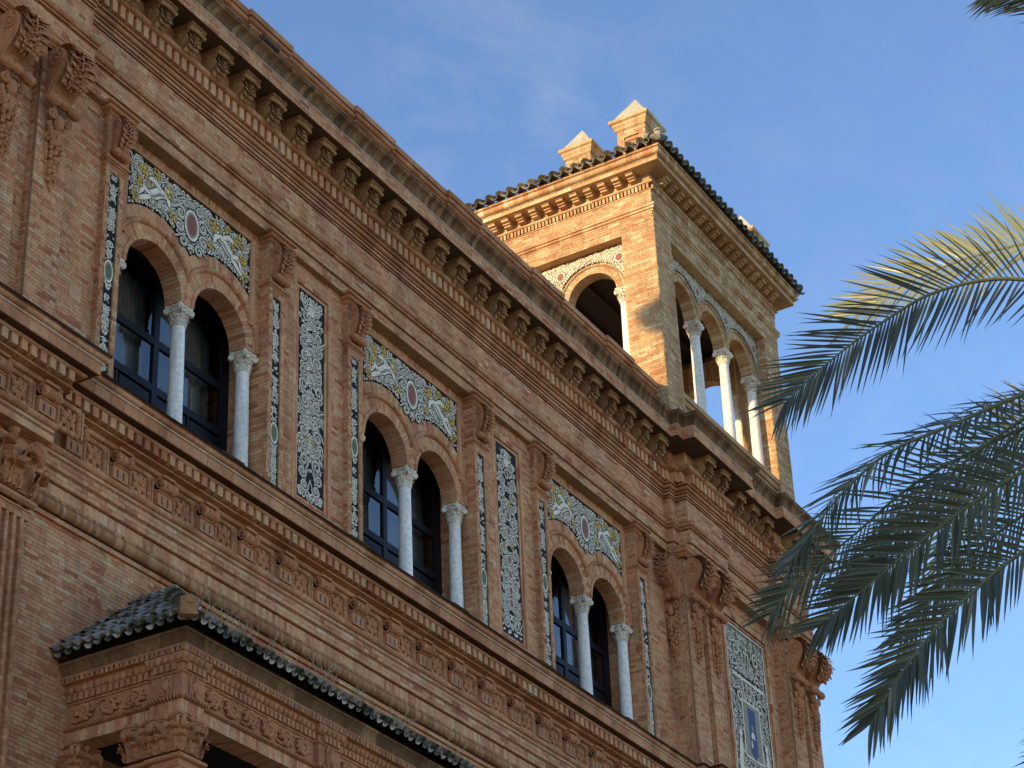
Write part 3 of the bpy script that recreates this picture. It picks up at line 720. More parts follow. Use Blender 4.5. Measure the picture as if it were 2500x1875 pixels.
# classical column with composite capital
def capital_mesh(r, h, name, mat, square=False, ab=None):
    mb = MB(); ab = ab or r*1.9
    if square:
        rr = r*0.98
        for i in range(6):
            z0 = h*(0.06+0.72*i/6); z1 = h*(0.06+0.72*(i+1)/6)
            a0 = rr*(1+0.22*(i/6)**2); a1 = rr*(1+0.22*((i+1)/6)**2)
            vs = [(-a0,-a0,z0),(a0,-a0,z0),(a0,a0,z0),(-a0,a0,z0),(-a1,-a1,z1),(a1,-a1,z1),(a1,a1,z1),(-a1,a1,z1)]
            mb.hull8(vs)
    else:
        mb.lathe((0, 0, 0), [(r*0.98, 0), (r*1.12, h*0.01), (r*1.16, h*0.04), (r*1.12, h*0.07), (r*0.98, h*0.08), (r*0.98, h*0.35), (r*1.06, h*0.6), (r*1.3, h*0.78), (r*1.32, h*0.8), (0.0, h*0.82)], 18)
    for row, (zt, out, n, ph, wd) in enumerate(((0.42, 0.30, 8, 0, 0.40), (0.66, 0.42, 8, 0.5, 0.36))):
        for i in range(n):
            a = 2*PI*(i+ph)/n
            base = r*1.0
            if square: base = r*0.99/max(abs(math.cos(a)), abs(math.sin(a)))*(0.98 if i % 2 else 1.0)
            cv = bez([(base*1.0, 0, h*0.07), (base*1.04, 0, h*zt*0.65), (base*1.06, 0, h*zt*1.05), (base+r*out, 0, h*zt*1.02), (base+r*out*0.95, 0, h*zt*0.86)], 10)
            M = RZ(a); t = MB()
            leaf(t, [Vector(p) for p in cv], r*wd, lambda u: 0.8+0.35*math.sin(u*PI), rib=r*0.05, lobes=3, lobe=0.35, nv=6, axis=Vector((0, 1, 0)), off=r*0.05)
            mb.merge(t, M)
    for i in range(4):                                            # corner volutes
        a = PI/4+i*PI/2; M = RZ(a); t = MB()
        cr = ab*1.18
        pts = [(r*0.9, 0, h*0.55), (r*1.2, 0, h*0.72), (cr*0.85, 0, h*0.86)]
        sp = [(x, 0, z) for x, z in spiral(cr*0.92, h*0.72, h*0.135, h*0.02, 1.6, PI/2, 18, -1)]
        for s in (-1, 1): t.tube([(p[0], s*r*0.17, p[2]) for p in pts+sp], r*0.13, 6)
        t.tube([(cr*0.92, -r*0.24, h*0.72), (cr*0.92, r*0.24, h*0.72)], h*0.07, 8)
        mb.merge(t, M)
    for (z0, z1, k) in ((0.86, 0.92, 0.93), (0.92, 1.0, 1.0)):   # abacus with hollow sides
        ring = []
        for i in range(4):
            a = PI/4+i*PI/2; b = a+PI/2; R2 = ab*1.36*k
            pa = Vector((R2*math.cos(a), R2*math.sin(a))); pb = Vector((R2*math.cos(b), R2*math.sin(b))); t = (pb-pa).normalized(); nn = Vector((t.y, -t.x))
            for q in range(9):
                u = 0.05+0.9*q/8; p = pa.lerp(pb, u)-nn*(ab*0.20*math.sin(PI*u))
                ring.append((p.x, p.y))
        n = len(ring)
        mb.add([(x, y, h*z0) for x, y in ring]+[(x, y, h*z1) for x, y in ring], [(i, (i+1) % n, n+(i+1) % n, n+i) for i in range(n)]+[tuple(range(n)), tuple(range(n, 2*n))])
    for i in range(4):
        a = i*PI/2; mb.ball((ab*0.83*math.cos(a), ab*0.83*math.sin(a), h*0.92), r*0.2, 8, 6)
        mb.ball((ab*0.80*math.cos(a), ab*0.80*math.sin(a), h*0.76), (r*0.16, r*0.16, r*0.22), 8, 6)
    return mb.mesh(name, mat)
CAPW = capital_mesh(0.118, 0.40, 'capital', 'aged_marble', ab=0.185)
CAPT = capital_mesh(0.130, 0.42, 'capital', 'aged_marble', ab=0.20)
def shaft_mesh(r, h):
    mb = MB(); mb.lathe((0, 0, 0), [(r*1.45, 0), (r*1.45, 0.08), (r*1.3, 0.1), (r*1.35, 0.14), (r*1.2, 0.17), (r*1.07, 0.2), (r*1.06, h*0.3), (r*1.0, h*0.65), (r*0.93, h*0.97), (r*0.95, h)], 24)
    return mb.mesh('shaft', 'marble', True)
SHW = shaft_mesh(0.124, 20.07-17.48)
SHT = shaft_mesh(0.135, 2.75)
def column(x, y, zb, zt, sh, cap, ch, M=None):
    c = link('column', None, BLD, (M or Matrix.Identity(4)) @ T((x, y, zb)))
    link('shaft', sh, c); link('capital', cap, c, T((0, 0, zt-ch-zb)))

# arch rings built brick by brick (voussoirs); clamp keeps neighbours apart
def arch_ring(mb, cx, zc, r0, r1, yf, yb, n, lo, hi, gap=0.006, roll=False, jit=0.002, rg=random.Random(4), legs=0.0):
    def pt(r, a, y): return (min(hi, max(lo, cx+r*math.cos(a))), y, zc+r*math.sin(a))
    for i in range(n):
        a0 = PI*i/n+gap/2/r1*1.0; a1 = PI*(i+1)/n-gap/2/r1
        dy = rg.random()*jit
        xs_ = [pt(r, a_, 0)[0] for r in (r0, r1) for a_ in (a0, a1)]
        if max(xs_)-min(xs_) < 0.004: continue
        if roll:
            k = 5; vs = []
            for a in (a0, a1):
                for q in range(k+1):
                    b = PI*q/k; r = (r0+r1)/2-(r1-r0)/2*math.cos(b); vs.append(pt(r, a, yb-(yb-yf)*math.sin(b)))
            mb.add(vs, [(q, q+1, k+2+q, k+1+q) for q in range(k)])
        else:
            mb.hull8([pt(r0, a0, yf-dy), pt(r0, a1, yf-dy), pt(r0, a1, yb), pt(r0, a0, yb), pt(r1, a0, yf-dy), pt(r1, a1, yf-dy), pt(r1, a1, yb), pt(r1, a0, yb)])
def spandrel(mb, cs, R, zc, x0, x1, zt, y, mi=0, n=90):
    for i in range(n):
        xa = x0+(x1-x0)*i/n; xb = x0+(x1-x0)*(i+1)/n; zz = []
        for x in (xa, xb):
            z = zc
            for c in cs:
                if abs(x-c) < R: z = max(z, zc+math.sqrt(R*R-(x-c)**2))
            zz.append(z)
        if min(zz) < zt: mb.quad((xa, y, zz[0]), (xb, y, zz[1]), (xb, y, zt), (xa, y, zt), mi)
def spandrel_orn(w, zc, zt, cs, R, seed, fig=True, rs=1.0, base=0):
    """tile picture above a pair or row of arches; x centred, z absolute minus zc"""
    o = Orn(seed); rg = o.rg
    spandrel(o.mb, cs, R, 0, -w/2, w/2, zt-zc, 0.0, base)
    H = zt-zc
    def ok(x, z, r): return abs(x) < w/2-r and z < H-r and all(math.hypot(x-c, z) > R+r for c in cs)
    for i in range(int(430*w*rs)):
        r = rg.uniform(0.040, 0.078); x = rg.uniform(0, w/2); z = rg.uniform(0.3, H)
        if not ok(x, z, r*1.25): continue
        a = rg.random()*6.28; sg = rg.choice((-1, 1))
        if rg.random() < 0.35: o.petal(x, z, r*1.2, a); o.petal(-x, z, r*1.2, PI-a-0.5)
        else: o.curl(x, z, r, a, sg); o.curl(-x, z, r, PI-a, -sg)
    for c in cs:                                                   # pearl border that follows the arch
        for i in range(46):
            a = PI*(i+0.5)/46; x = c+(R+0.045)*math.cos(a); z = (R+0.045)*math.sin(a)
            if ok(x, z, 0.035): disc(o.mb, (x, z), 0.030, 0.030, o.dz(), 0, 8); disc(o.mb, (x, z), 0.022, 0.022, o.dz(), 1, 8)
    if fig:
        zc0 = H-0.62
        for s in (-1, 1):
            for (x, z, r) in ((0.30, zc0+0.10, 0.15), (0.33, zc0-0.18, 0.13), (0.20, zc0+0.36, 0.10), (0.22, zc0-0.42, 0.12), (0.50, zc0+0.30, 0.09)):
                o.curl(s*x, z, r, 0.4 if s > 0 else PI-0.4, s, 0.22, 1.4)
        o.oval(0, zc0, 0.125, 0.215, 5)
        for s in (-1, 1):
            bx = s*0.95; bz = H-0.55                              # reclining pale figure
            body = [(bx-s*0.22, bz+0.12), (bx-s*0.08, bz+0.10), (bx+s*0.06, bz-0.02), (bx+s*0.22, bz-0.10)]
            stroke(o.mb, body, 0.125, o.dz(), 0); stroke(o.mb, body, 0.105, o.dz(), 1); stroke(o.mb, [(a, b-0.04) for a, b in body], 0.03, o.dz(), 2)
            for leg in ([(bx+s*0.16, bz-0.08), (bx+s*0.34, bz-0.02), (bx+s*0.44, bz-0.20)], [(bx+s*0.16, bz-0.12), (bx+s*0.32, bz-0.22), (bx+s*0.50, bz-0.34)], [(bx-s*0.16, bz+0.16), (bx-s*0.30, bz+0.08), (bx-s*0.34, bz-0.06)], [(bx-s*0.10, bz+0.16), (bx+s*0.08, bz+0.26), (bx+s*0.22, bz+0.22)]):
                l2 = [Vector(leg[0]).lerp(Vector(leg[1]), t/4) for t in range(4)]+[Vector(leg[1]).lerp(Vector(leg[2]), t/4) for t in range(5)]
                l2 = [(p.x, p.y) for p in l2 if ok(p.x, p.y, 0.05)]
                if len(l2) > 3: stroke(o.mb, l2, 0.065, o.dz(), 0); stroke(o.mb, l2, 0.05, o.dz(), 1)
            disc(o.mb, (bx-s*0.26, bz+0.25), 0.085, 0.10, o.dz(), 0); disc(o.mb, (bx-s*0.26, bz+0.25), 0.07, 0.085, o.dz(), 1); disc(o.mb, (bx-s*0.25, bz+0.30), 0.06, 0.04, o.dz(), 2)
            for (x, z, r, n) in ((0.62, H-0.30, 0.12, 12), (0.50, H-0.72, 0.10, 9), (1.30, H-0.25, 0.13, 14), (1.42, H-0.52, 0.11, 11), (1.50, H-0.86, 0.10, 10), (1.53, H-1.22, 0.09, 9), (0.98, H-0.14, 0.10, 9), (1.15, H-0.42, 0.08, 6)):
                if ok(s*x, z, r*0.9): o.fruit(s*x, z, r, n)
    else:
        for x in cs:
            for s in (-0.5, 0.5):
                xx = x+s*1.68
                if ok(xx, H-0.40, 0.13): o.oval(xx, H-0.40, 0.085, 0.10, 5)
    return o.mb
SPW = spandrel_orn(3.36, 20.47, 22.68, (-0.89, 0.89), 1.32, 5).mesh('tile_picture', TILEM)
ZS = 20.47
vous = MB(); rolls = MB()
def curtain_mesh(w, h):
    mb = MB(); n = 28
    vs = []
    for i in range(n+1):
        x = w*i/n; y = 0.03*math.sin(i*1.55)+0.012*math.sin(i*0.7)
        vs += [(x, y, 0), (x, y, h)]
    mb.add(vs, [(2*i, 2*i+2, 2*i+3, 2*i+1) for i in range(n)]); return mb.mesh('curtain', 'curtain', True)
CURT = curtain_mesh(0.75, 3.0)
for k in range(NB):
    x0 = X0[k]; a = x0+PILW; b = x0+4.44; c = x0+2.455
    pilaster(x0, 0, 0.0, 0.75); pilaster(b, 1, 0.75, 0.0)
    # arch wall
    for s, cc in ((-1, c-0.89), (1, c+0.89)):
        lo, hi = (a, c) if s < 0 else (c, b)
        arch_ring(vous, cc, ZS, 0.715, 0.79, 0.098, 0.45, 34, lo, hi)
        arch_ring(vous, cc, ZS, 0.79, 1.00, 0.118, 0.30, 40, lo, hi)
        arch_ring(rolls, cc, ZS, 1.00, 1.10, 0.055, 0.12, 14, lo, hi, roll=True)
        arch_ring(vous, cc, ZS, 1.10, 1.32, 0.108, 0.20, 44, lo, hi)
    link('tile_picture', SPW, BLD, T((c, 0.116, ZS)))
    mb = MB()
    for (xa, xb, za, zb) in ((c-1.81, c-1.68, ZS+0.5, 22.76), (c+1.68, c+1.81, ZS+0.5, 22.76), (c-1.68, c+1.68, 22.68, 22.76)):
        mb.box(xa, xb, 0.085, 0.14, za, zb)
        mb.box(xa+0.03 if xb-xa < 1 else xa, xb-0.03 if xb-xa < 1 else xb, 0.07, 0.085, za, zb-0.03)
    obj('picture_frame', mb, 'roll_brick', BLD)
    wall_rect((a, 0.116, ZS), FRONT, c-1.81-a, CAPZ-ZS); wall_rect((c+1.81, 0.116, ZS), FRONT, b-c-1.81, CAPZ-ZS)
    wall_rect((c-1.81, 0.116, 22.76), FRONT, 3.62, CAPZ-22.76, L=0.08, H=0.157)
    for xx in (c-1.78, c, c+1.78): column(xx, 0.28, 17.48, ZS, SHW, CAPW, 0.40)
    # window wall behind the columns
    W = link('window', None, BLD)
    mb = MB()
    for (xa, xb) in ((a, a+0.22), (c-0.065, c+0.065), (b-0.22, b)): mb.box(xa, xb, 0.72, 0.80, 17.48, 21.35)
    for (za, zb) in ((17.48, 17.60), (18.98, 19.12), (19.88, 20.02), (21.2, 21.35)):
        mb.box(a+0.22, c-0.065, 0.725, 0.795, za, zb); mb.box(c+0.065, b-0.22, 0.725, 0.795, za, zb)
    for (xa, xb) in ((c-0.95, c-0.90), (c+0.90, c+0.95)): mb.box(xa, xb, 0.74, 0.79, 17.60, 18.98)
    obj('frame', mb, 'window_paint', W)
    for (xa, xb) in ((a+0.22, c-0.065), (c+0.065, b-0.22)):
        xm = (xa+xb)/2
        for (p, q) in ((xa+0.03, xm-0.06), (xm+0.06, xb-0.03)):
            mb = MB(); mb.box(p, q, 0.745, 0.78, 17.64, 18.94); obj('panel', mb, 'window_paint', W)
        for (za, zb) in ((19.12, 19.88), (20.02, 21.2)):
            mb = MB(); mb.quad((xa, 0.76, za), (xb, 0.76, za), (xb, 0.76, zb), (xa, 0.76, zb)); obj('pane', mb, 'glass', W)
    for xx in (c+1.0, c+0.15, c-0.75): link('curtain', CURT, W, T((xx, 1.0, 18.2)))
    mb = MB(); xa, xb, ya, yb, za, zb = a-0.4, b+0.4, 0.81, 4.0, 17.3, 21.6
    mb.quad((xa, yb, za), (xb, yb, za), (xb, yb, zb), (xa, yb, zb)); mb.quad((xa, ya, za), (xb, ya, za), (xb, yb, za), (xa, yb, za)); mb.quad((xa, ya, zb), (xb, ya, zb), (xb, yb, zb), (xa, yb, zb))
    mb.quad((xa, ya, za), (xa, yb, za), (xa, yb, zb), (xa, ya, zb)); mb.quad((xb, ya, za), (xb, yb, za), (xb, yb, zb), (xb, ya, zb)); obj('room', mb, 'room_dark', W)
    mb = MB(); mb.quad((a, 0.30, 21.36), (b, 0.30, 21.36), (b, 0.82, 21.36), (a, 0.82, 21.36)); mb.quad((a, 0.80, 21.3), (b, 0.80, 21.3), (b, 0.80, 23), (a, 0.80, 23)); obj('lintel', mb, 'dark_timber', W)
    # tall tile panel and its moulded frame
    if k < NB-1:
        px = x0+5.892
        P = link('tall_panel', None, BLD)
        link('tile_panel', TALL[k % 2], P, T((px, 0.03, 18.2)))
        mb = MB()
        for (wi, wo, yf) in ((0.405, 0.46, 0.01), (0.46, 0.50, 0.03), (0.50, 0.585, -0.012), (0.585, 0.60, 0.0), (0.60, 0.68, -0.004)):
            za, zb = 18.2, 22.44
            ei, eo = wi-0.405, wo-0.405
            segs = [((px-wo, px-wi), (za-eo, zb+eo)), ((px+wi, px+wo), (za-eo, zb+eo))]
            for (xa, xb), (z0, z1) in segs:
                n = 14
                for i in range(n):
                    q0 = z0+(z1-z0)*i/n; q1 = z0+(z1-z0)*(i+1)/n-0.003
                    mb.box(xa, xb, yf, 0.06, q0, q1)
            for (z0, z1) in ((zb+ei, zb+eo), (za-eo, za-ei)):
                n = 4
                for i in range(n):
                    q0 = px-wi+2*wi*i/n; q1 = px-wi+2*wi*(i+1)/n-0.003
                    mb.box(q0, q1, yf, 0.06, z0, z1)
        obj('moulded_frame', mb, 'brick', P, kind='stuff')

# --------------------------------------------------------------------- corner pavilions
def garland_console(seed=3):
    """big scroll console: volute, acanthus leaf, tied roll, cabochon and a hanging string of fruit; top at z 0, wall at y 0"""
    rg = random.Random(seed); mb = MB(); w = 0.30
    c = bez([(0, -0.18, 0), (0, -0.56, -0.10), (0, -0.50, -0.52), (0, -0.24, -0.62), (0, -0.13, -0.86)], 24)
    prof = [(p.y, p.z) for p in c]; n = len(prof)
    for s in (-1, 1):
        mb.add([(s*w*0.82, y, z) for y, z in prof]+[(s*w*0.82, 0, -0.88), (s*w*0.82, 0, 0)], [tuple(range(n+2))])
        mb.tube([(s*w*0.83, y, z) for y, z in spiral(-0.21, -0.22, 0.17, 0.02, 1.7, 1.9, 26)], 0.024, 6)
        mb.ball((s*w*0.84, -0.21, -0.22), 0.04, 8, 6)
        mb.tube([(s*w*0.83, y, z) for y, z in ((-0.36, -0.30), (-0.30, -0.5), (-0.16, -0.66), (-0.09, -0.84))], 0.02, 6)
    mb.add([(s*w*0.82, y, z) for s in (-1, 1) for y, z in prof], [(i, i+1, n+i+1, n+i) for i in range(n-1)])
    leaf(mb, c[:19], w*1.02, lambda u: 0.55+0.6*math.sin(min(1, u+0.15)*PI*0.8), rib=0.028, lobes=6, lobe=0.42, nv=18, off=-0.03)
    for s in (-1, 1):
        leaf(mb, [p+Vector((s*w*0.55, 0, 0)) for p in c[3:17]], w*0.40, lambda u: 0.55+0.6*math.sin(u*PI), rib=0.022, lobes=4, lobe=0.5, nv=8, off=-0.07)
        leaf(mb, [p+Vector((s*w*0.25, 0, -0.03)) for p in c[8:20]], w*0.30, lambda u: 0.5+0.7*math.sin(u*PI), rib=0.02, lobes=3, lobe=0.5, nv=8, off=-0.09)
    leaf(mb, c[5:21], w*0.38, lambda u: 1-0.55*u, rib=0.03, lobes=4, lobe=0.4, nv=8, off=-0.085)
    # tied roll of sheaves
    xs = (-1.25, -1.05, -0.7, -0.3, -0.18, 0.18, 0.3, 0.7, 1.05, 1.25); rs = (0.05, 0.085, 0.10, 0.06, 0.085, 0.085, 0.06, 0.10, 0.085, 0.05)
    mb.tube([(x*w, -0.20, -0.98-0.03*abs(x)) for x in xs], rs, 10)
    for s in (-1, 1):
        mb.tube([(s*w*1.2, -0.20+y, -1.0+z) for y, z in spiral(0, 0, 0.08, 0.01, 1.4, 0, 14)], 0.018, 5)
        mb.tube([(s*(0.13+x*0.0), -0.15, -1.14+z) if False else (s*0.17+s*x, -0.14, -1.20+z) for x, z in spiral(0, 0, 0.10, 0.015, 1.5, PI/2, 16, -s)], 0.03, 6)
    mb.ball((0, -0.13, -1.30), (0.095, 0.09, 0.15), 12, 8)
    mb.tube([(0.125*math.cos(i*PI/8), -0.08, -1.30+0.19*math.sin(i*PI/8)) for i in range(17)], 0.024, 6)
    for s in (-1, 1):
        for i in range(3): mb.ball((s*(0.16-i*0.03), -0.09, -1.38-i*0.07), (0.05, 0.05, 0.06), 7, 5)
    # bell of petals, then the fruit
    for i in range(7):
        a = PI*i/6; mb.ball((0.12*math.cos(a), -0.05-0.10*math.sin(a), -1.53), (0.05, 0.05, 0.075), 7, 5)
    z = -1.60
    while z > -2.42:
        t = (-1.60-z)/0.82; R = 0.145*(1-0.50*t)+0.02*rg.random()
        for i in range(5):
            a = PI*(i+0.5*rg.random())/4.4; r = rg.uniform(0.042, 0.062)*(1-0.25*t)
            mb.ball((R*math.cos(a)*1.05, -0.03-R*math.sin(a)*0.85, z+rg.uniform(-0.03, 0.03)), (r, r, r*rg.uniform(0.85, 1.3)), 7, 5)
        mb.ball((0, -0.04, z), (R*0.8, R*0.6, 0.06), 8, 5)
        z -= 0.075
    for i in range(3): mb.ball((0.01*(-1)**i, -0.05, -2.42-i*0.045), 0.045-i*0.01, 7, 5)
    return mb.mesh('garland_console', 'terracotta', False)
GAR = garland_console()
def giant(xc, yf, w=0.70):
    """upper pilaster of a pavilion with its big console"""
    wall_rect((xc-w/2, yf, 17.48), FRONT, w, 22.85-17.48)
    q = MB(); q.box(xc-w/2+0.002, xc+w/2-0.002, yf+0.006, 0.14, 17.48, 22.85); mortar.merge(q)
    link('garland_console', GAR, BLD, T((xc, yf+0.02, 22.70)))
    pt = [(xc-w/2, yf+0.12), (xc-w/2, yf), (xc+w/2, yf), (xc+w/2, yf+0.12)]
    mb = MB()
    sweep(mb, [(0.08, 22.70), (0.10, 22.70), (0.10, 22.735), (0.13, 22.74), (0.13, 22.765), (0.15, 22.775)]+arc(0.155, 22.83, 0.05, -80, 60, 5)+[(0.21, 22.90), (0.21, 22.94), (0.0, 22.95)], pt, seg=0.5)
    obj('cap_moulding', mb, 'roll_brick', BLD)
def pavilion_body(path, z0, z1):
    P, nr, off = path_frames(path)
    for i in range(len(P)-1):
        t = (P[i+1]-P[i]); ln = t.length
        if ln < 0.02: continue
        face = (tuple(t.normalized()), tuple(nr[i])); wall_rect((P[i].x, P[i].y, z0), face, ln, z1-z0)
# right pavilion, upper storey
pavilion_body([(42.17, 0.0), (42.17, -0.32), (42.25, -0.32), (42.25, -0.40), (42.27, -0.40)], 17.48, 22.92)
pavilion_body([(42.95, -0.45), (42.95, -0.34), (43.19, -0.34), (43.19, -0.45)], 17.48, 22.92)
pavilion_body([(43.97, -0.45), (43.97, -0.14), (44.55, -0.14)], 17.48, 22.92)
pavilion_body([(47.25, -0.14), (47.70, -0.14), (47.70, -0.32), (47.78, -0.32), (47.78, -0.40)], 17.48, 22.92)
pavilion_body([(48.48, -0.45), (48.48, -0.34), (48.74, -0.34), (48.74, -0.45)], 17.48, 22.92)
pavilion_body([(49.44, -0.45), (49.44, -0.30), (49.56, -0.30), (49.56, 7.0)], 17.48, 22.92)
pavilion_body([(44.55, -0.14), (47.25, -0.14)], 22.55, 22.92)
for xc in (42.61, 43.58, 48.13, 49.09): giant(xc, -0.45, 0.70)
M = Matrix(((0, 1, 0, 42.17+0.02), (-1, 0, 0, -0.16), (0, 0, 1, 22.70), (0, 0, 0, 1)))
M = T((42.19, -0.14, 22.70)) @ RZ(-PI/2) @ Matrix.Diagonal((0.75, 1, 1, 1))
link('garland_console', GAR, BLD, M)
# big tile picture in the pavilion
o = Orn(77); rg = o.rg; w, h = 2.16, 4.9
o.mb.quad((-w/2, 0, 0), (w/2, 0, 0), (w/2, 0, h), (-w/2, 0, h), 2)
for i in range(700):
    r = rg.uniform(0.045, 0.09); x = rg.uniform(0, w/2-r*1.6); z = rg.uniform(r*1.6, h-r*1.6); a = rg.random()*6.28; sg = rg.choice((-1, 1))
    if rg.random() < 0.4: o.petal(x, z, r*1.2, a); o.petal(-x, z, r*1.2, PI-a-0.5)
    else: o.curl(x, z, r, a, sg); o.curl(-x, z, r, PI-a, -sg)
for zz in (0.5, 1.1, 3.1, 3.7, 4.3):
    for s in (-1, 1): o.curl(s*0.55, zz, 0.2, 0.7 if s > 0 else PI-0.7, s, 0.2, 1.5); o.curl(s*0.85, zz+0.25, 0.13, 0.2 if s > 0 else PI-0.2, -s, 0.2, 1.4)
for (x0_, x1_, z0_, z1_, mi) in ((-0.50, 0.50, 1.60, 3.05, 1), (-0.45, 0.45, 1.65, 3.0, 2), (-0.20, 0.20, 1.75, 2.9, 6), (-0.8, 0.8, 0.62, 0.70, 1), (-0.8, 0.8, 0.74, 0.79, 0), (-0.85, 0.85, 3.55, 3.62, 1), (-0.85, 0.85, 3.66, 3.70, 0)): o.rect(x0_, x1_, z0_, z1_, mi)
for (x, z, rx, rz, mi) in ((0, 2.2, 0.10, 0.13, 1), (0, 1.9, 0.14, 0.28, 6), (0, 2.42, 0.06, 0.07, 2), (-0.1, 2.0, 0.04, 0.1, 1)): disc(o.mb, (x, z), rx, rz, o.dz(), mi)
for s in (-1, 1):
    stroke(o.mb, [(s*0.75, 0.9), (s*0.78, 1.3), (s*0.74, 1.7), (s*0.70, 2.0)], 0.10, o.dz(), 1); disc(o.mb, (s*0.70, 2.1), 0.075, 0.09, o.dz(), 1)
    o.rect(s*1.04-0.025, s*1.04+0.025, 0.03, h-0.03, 1)
o.rect(-1.0, 1.0, h-0.07, h-0.03, 1)
PP = link('pavilion_panel', None, BLD)
link('tile_picture', o.mb.mesh('tile_picture', TILEM), PP, T((46.0, -0.10, 17.42)))
mb = MB()
pth = [(44.55, 17.0), (44.55, 22.55), (47.25, 22.55), (47.25, 17.0)]
for (wi, wo, yf) in ((1.08, 1.12, -0.16), (1.12, 1.17, -0.13), (1.17, 1.27, -0.19), (1.27, 1.35, -0.15)):
    e0 = wi-1.08; e1 = wo-1.08
    for (xa, xb) in ((46.0-wo, 46.0-wi), (46.0+wi, 46.0+wo)):
        for i in range(22):
            q0 = 17.3+(22.32+e1-17.3)*i/22; q1 = 17.3+(22.32+e1-17.3)*(i+1)/22-0.004; mb.box(xa, xb, yf, -0.08, q0, q1)
    for i in range(10):
        q0 = 46.0-wi+2*wi*i/10; q1 = 46.0-wi+2*wi*(i+1)/10-0.004; mb.box(q0, q1, yf, -0.08, 22.32+e0, 22.32+e1)
obj('moulded_frame', mb, 'brick', PP, kind='stuff')
# left pavilion, upper storey
pavilion_body([(20.0, -0.36), (20.0, -0.25), (20.40, -0.25), (20.40, -0.36)], 17.48, 22.92)
pavilion_body([(21.12, -0.40), (21.12, 0.0)], 17.48, 22.92)
pavilion_body([(15.0, -0.25), (19.35, -0.25)], 17.48, 22.92)
for xc in (19.69, 20.76): giant(xc, -0.40, 0.70)
q = MB(); q.box(15.0, 21.1, -0.24, 0.14, 17.48, 22.92); mortar.merge(q)
# lower storey: fluted giant pilaster with a Corinthian capital
mb = MB(); x0, x1 = 19.95, 21.03; nfl = 7; yf = -0.30
fw = (x1-x0)/nfl
for i in range(nfl):
    xa = x0+i*fw
    for (za, zb) in [(9.4+q*0.078, 9.4+(q+1)*0.078-0.004) for q in range(int((14.92-9.4)/0.078))]:
        mb.box(xa, xa+fw*0.36, yf, 0.0, za, zb)
        if zb < 14.75: mb.box(xa+fw*0.37, xa+fw*0.99, yf+0.06, 0.0, za, zb)
        else: mb.box(xa+fw*0.37, xa+fw*0.99, yf+0.004, 0.0, za, zb)
obj('fluted_pilaster', mb, 'roll_brick', BLD, kind='stuff')
mb = MB()
pt = [(x0, 0), (x0, yf), (x1, yf), (x1, 0)]
sweep(mb, [(0.0, 14.91), (0.03, 14.915)]+arc(0.035, 14.965, 0.04, -80, 80, 6)+[(0.0, 15.02)], pt, seg=0.6)
sweep(mb, [(0.0, 14.82), (0.02, 14.825), (0.02, 14.85), (0.0, 14.86)], pt, seg=0.6)
obj('astragal', mb, 'roll_brick', BLD)
CAPG = capital_mesh(0.50, 1.0, 'giant_capital', 'terracotta', square=True, ab=0.66)
link('giant_capital', CAPG, BLD, T(((x0+x1)/2, 0.17, 15.0)))
# giant capitals continue the order under the right pavilion, outside the frame
o = obj('brickwork', bricks, 'brick', BLD, kind='stuff')
obj('mortar_bed', mortar, 'mortar', BLD, kind='stuff')
obj('voussoirs', vous, 'brick', BLD, kind='stuff')
obj('arch_roll', rolls, 'roll_brick', BLD, kind='stuff')
# core of the building behind the skin, running on to the left, and its low roofs
mb = MB()
mb.box(12.8, 49.5, 4.2, 9.0, -1.6, 26.0)
mb.box(21.0, 49.4, 0.15, 4.2, -1.6, 17.4); mb.box(13.0, 49.4, 0.12, 4.2, 22.95, 26.0); mb.box(13.0, 21.0, 0.10, 4.2, -1.6, 26.0)
for k in range(NB-1): mb.box(X0[k]+4.95, X0[k+1]-0.02, 0.12, 4.2, 17.3, 23.0)
mb.box(X0[2]+4.95, 49.4, 0.12, 4.2, 17.3, 23.0); mb.box(21.0, X0[0]-0.02, 0.12, 4.2, 17.3, 23.0)
obj('core_wall', mb, 'mortar', BLD)

# --------------------------------------------------------------------- corner tower (belvedere)
TC = Vector((45.895, 3.215, 0)); HS = 3.665
def side_M(k): return T(TC) @ RZ(-k*PI/2)
tb = MB(); tv = MB(); tr_ = MB(); tm = MB(); tarch = MB(); tdent = MB()
def tower_rect(M, s0, d, z0, ln, hgt, ax='f', L=0.315):
    _seed[0] += 1
    t = MB(); tt = MB()
    face = {'f': FRONT, 'l': LEFT, 'r': RIGHT}[ax]
    brick_field(t, (s0, -HS-d, z0), face[0], face[1], ln, hgt, seed=_seed[0], L=L, H=0.072); backing(tt, (s0, -HS-d, z0), face[0], 0, ln, hgt)
    tb.merge(t, M); tm.merge(tt, M)
SPT = spandrel_orn(5.5, 30.64, 31.92, (-1.68, 0, 1.68), 0.96, 15, fig=False, rs=1.6, base=1).mesh('tile_picture', TILEM)
mod = MB(); mod.box(-0.10, 0.10, -0.33, 0.0, 0.10, 0.165); mod.box(-0.095, 0.095, -0.245, 0.0, 0.05, 0.10); mod.box(-0.09, 0.09, -0.19, 0.0, 0.0, 0.05); mod.box(-0.105, 0.105, -0.36, 0.0, 0.165, 0.19)
for i in range(1): pass
MOD = mod.mesh('modillion', 'tower_single')
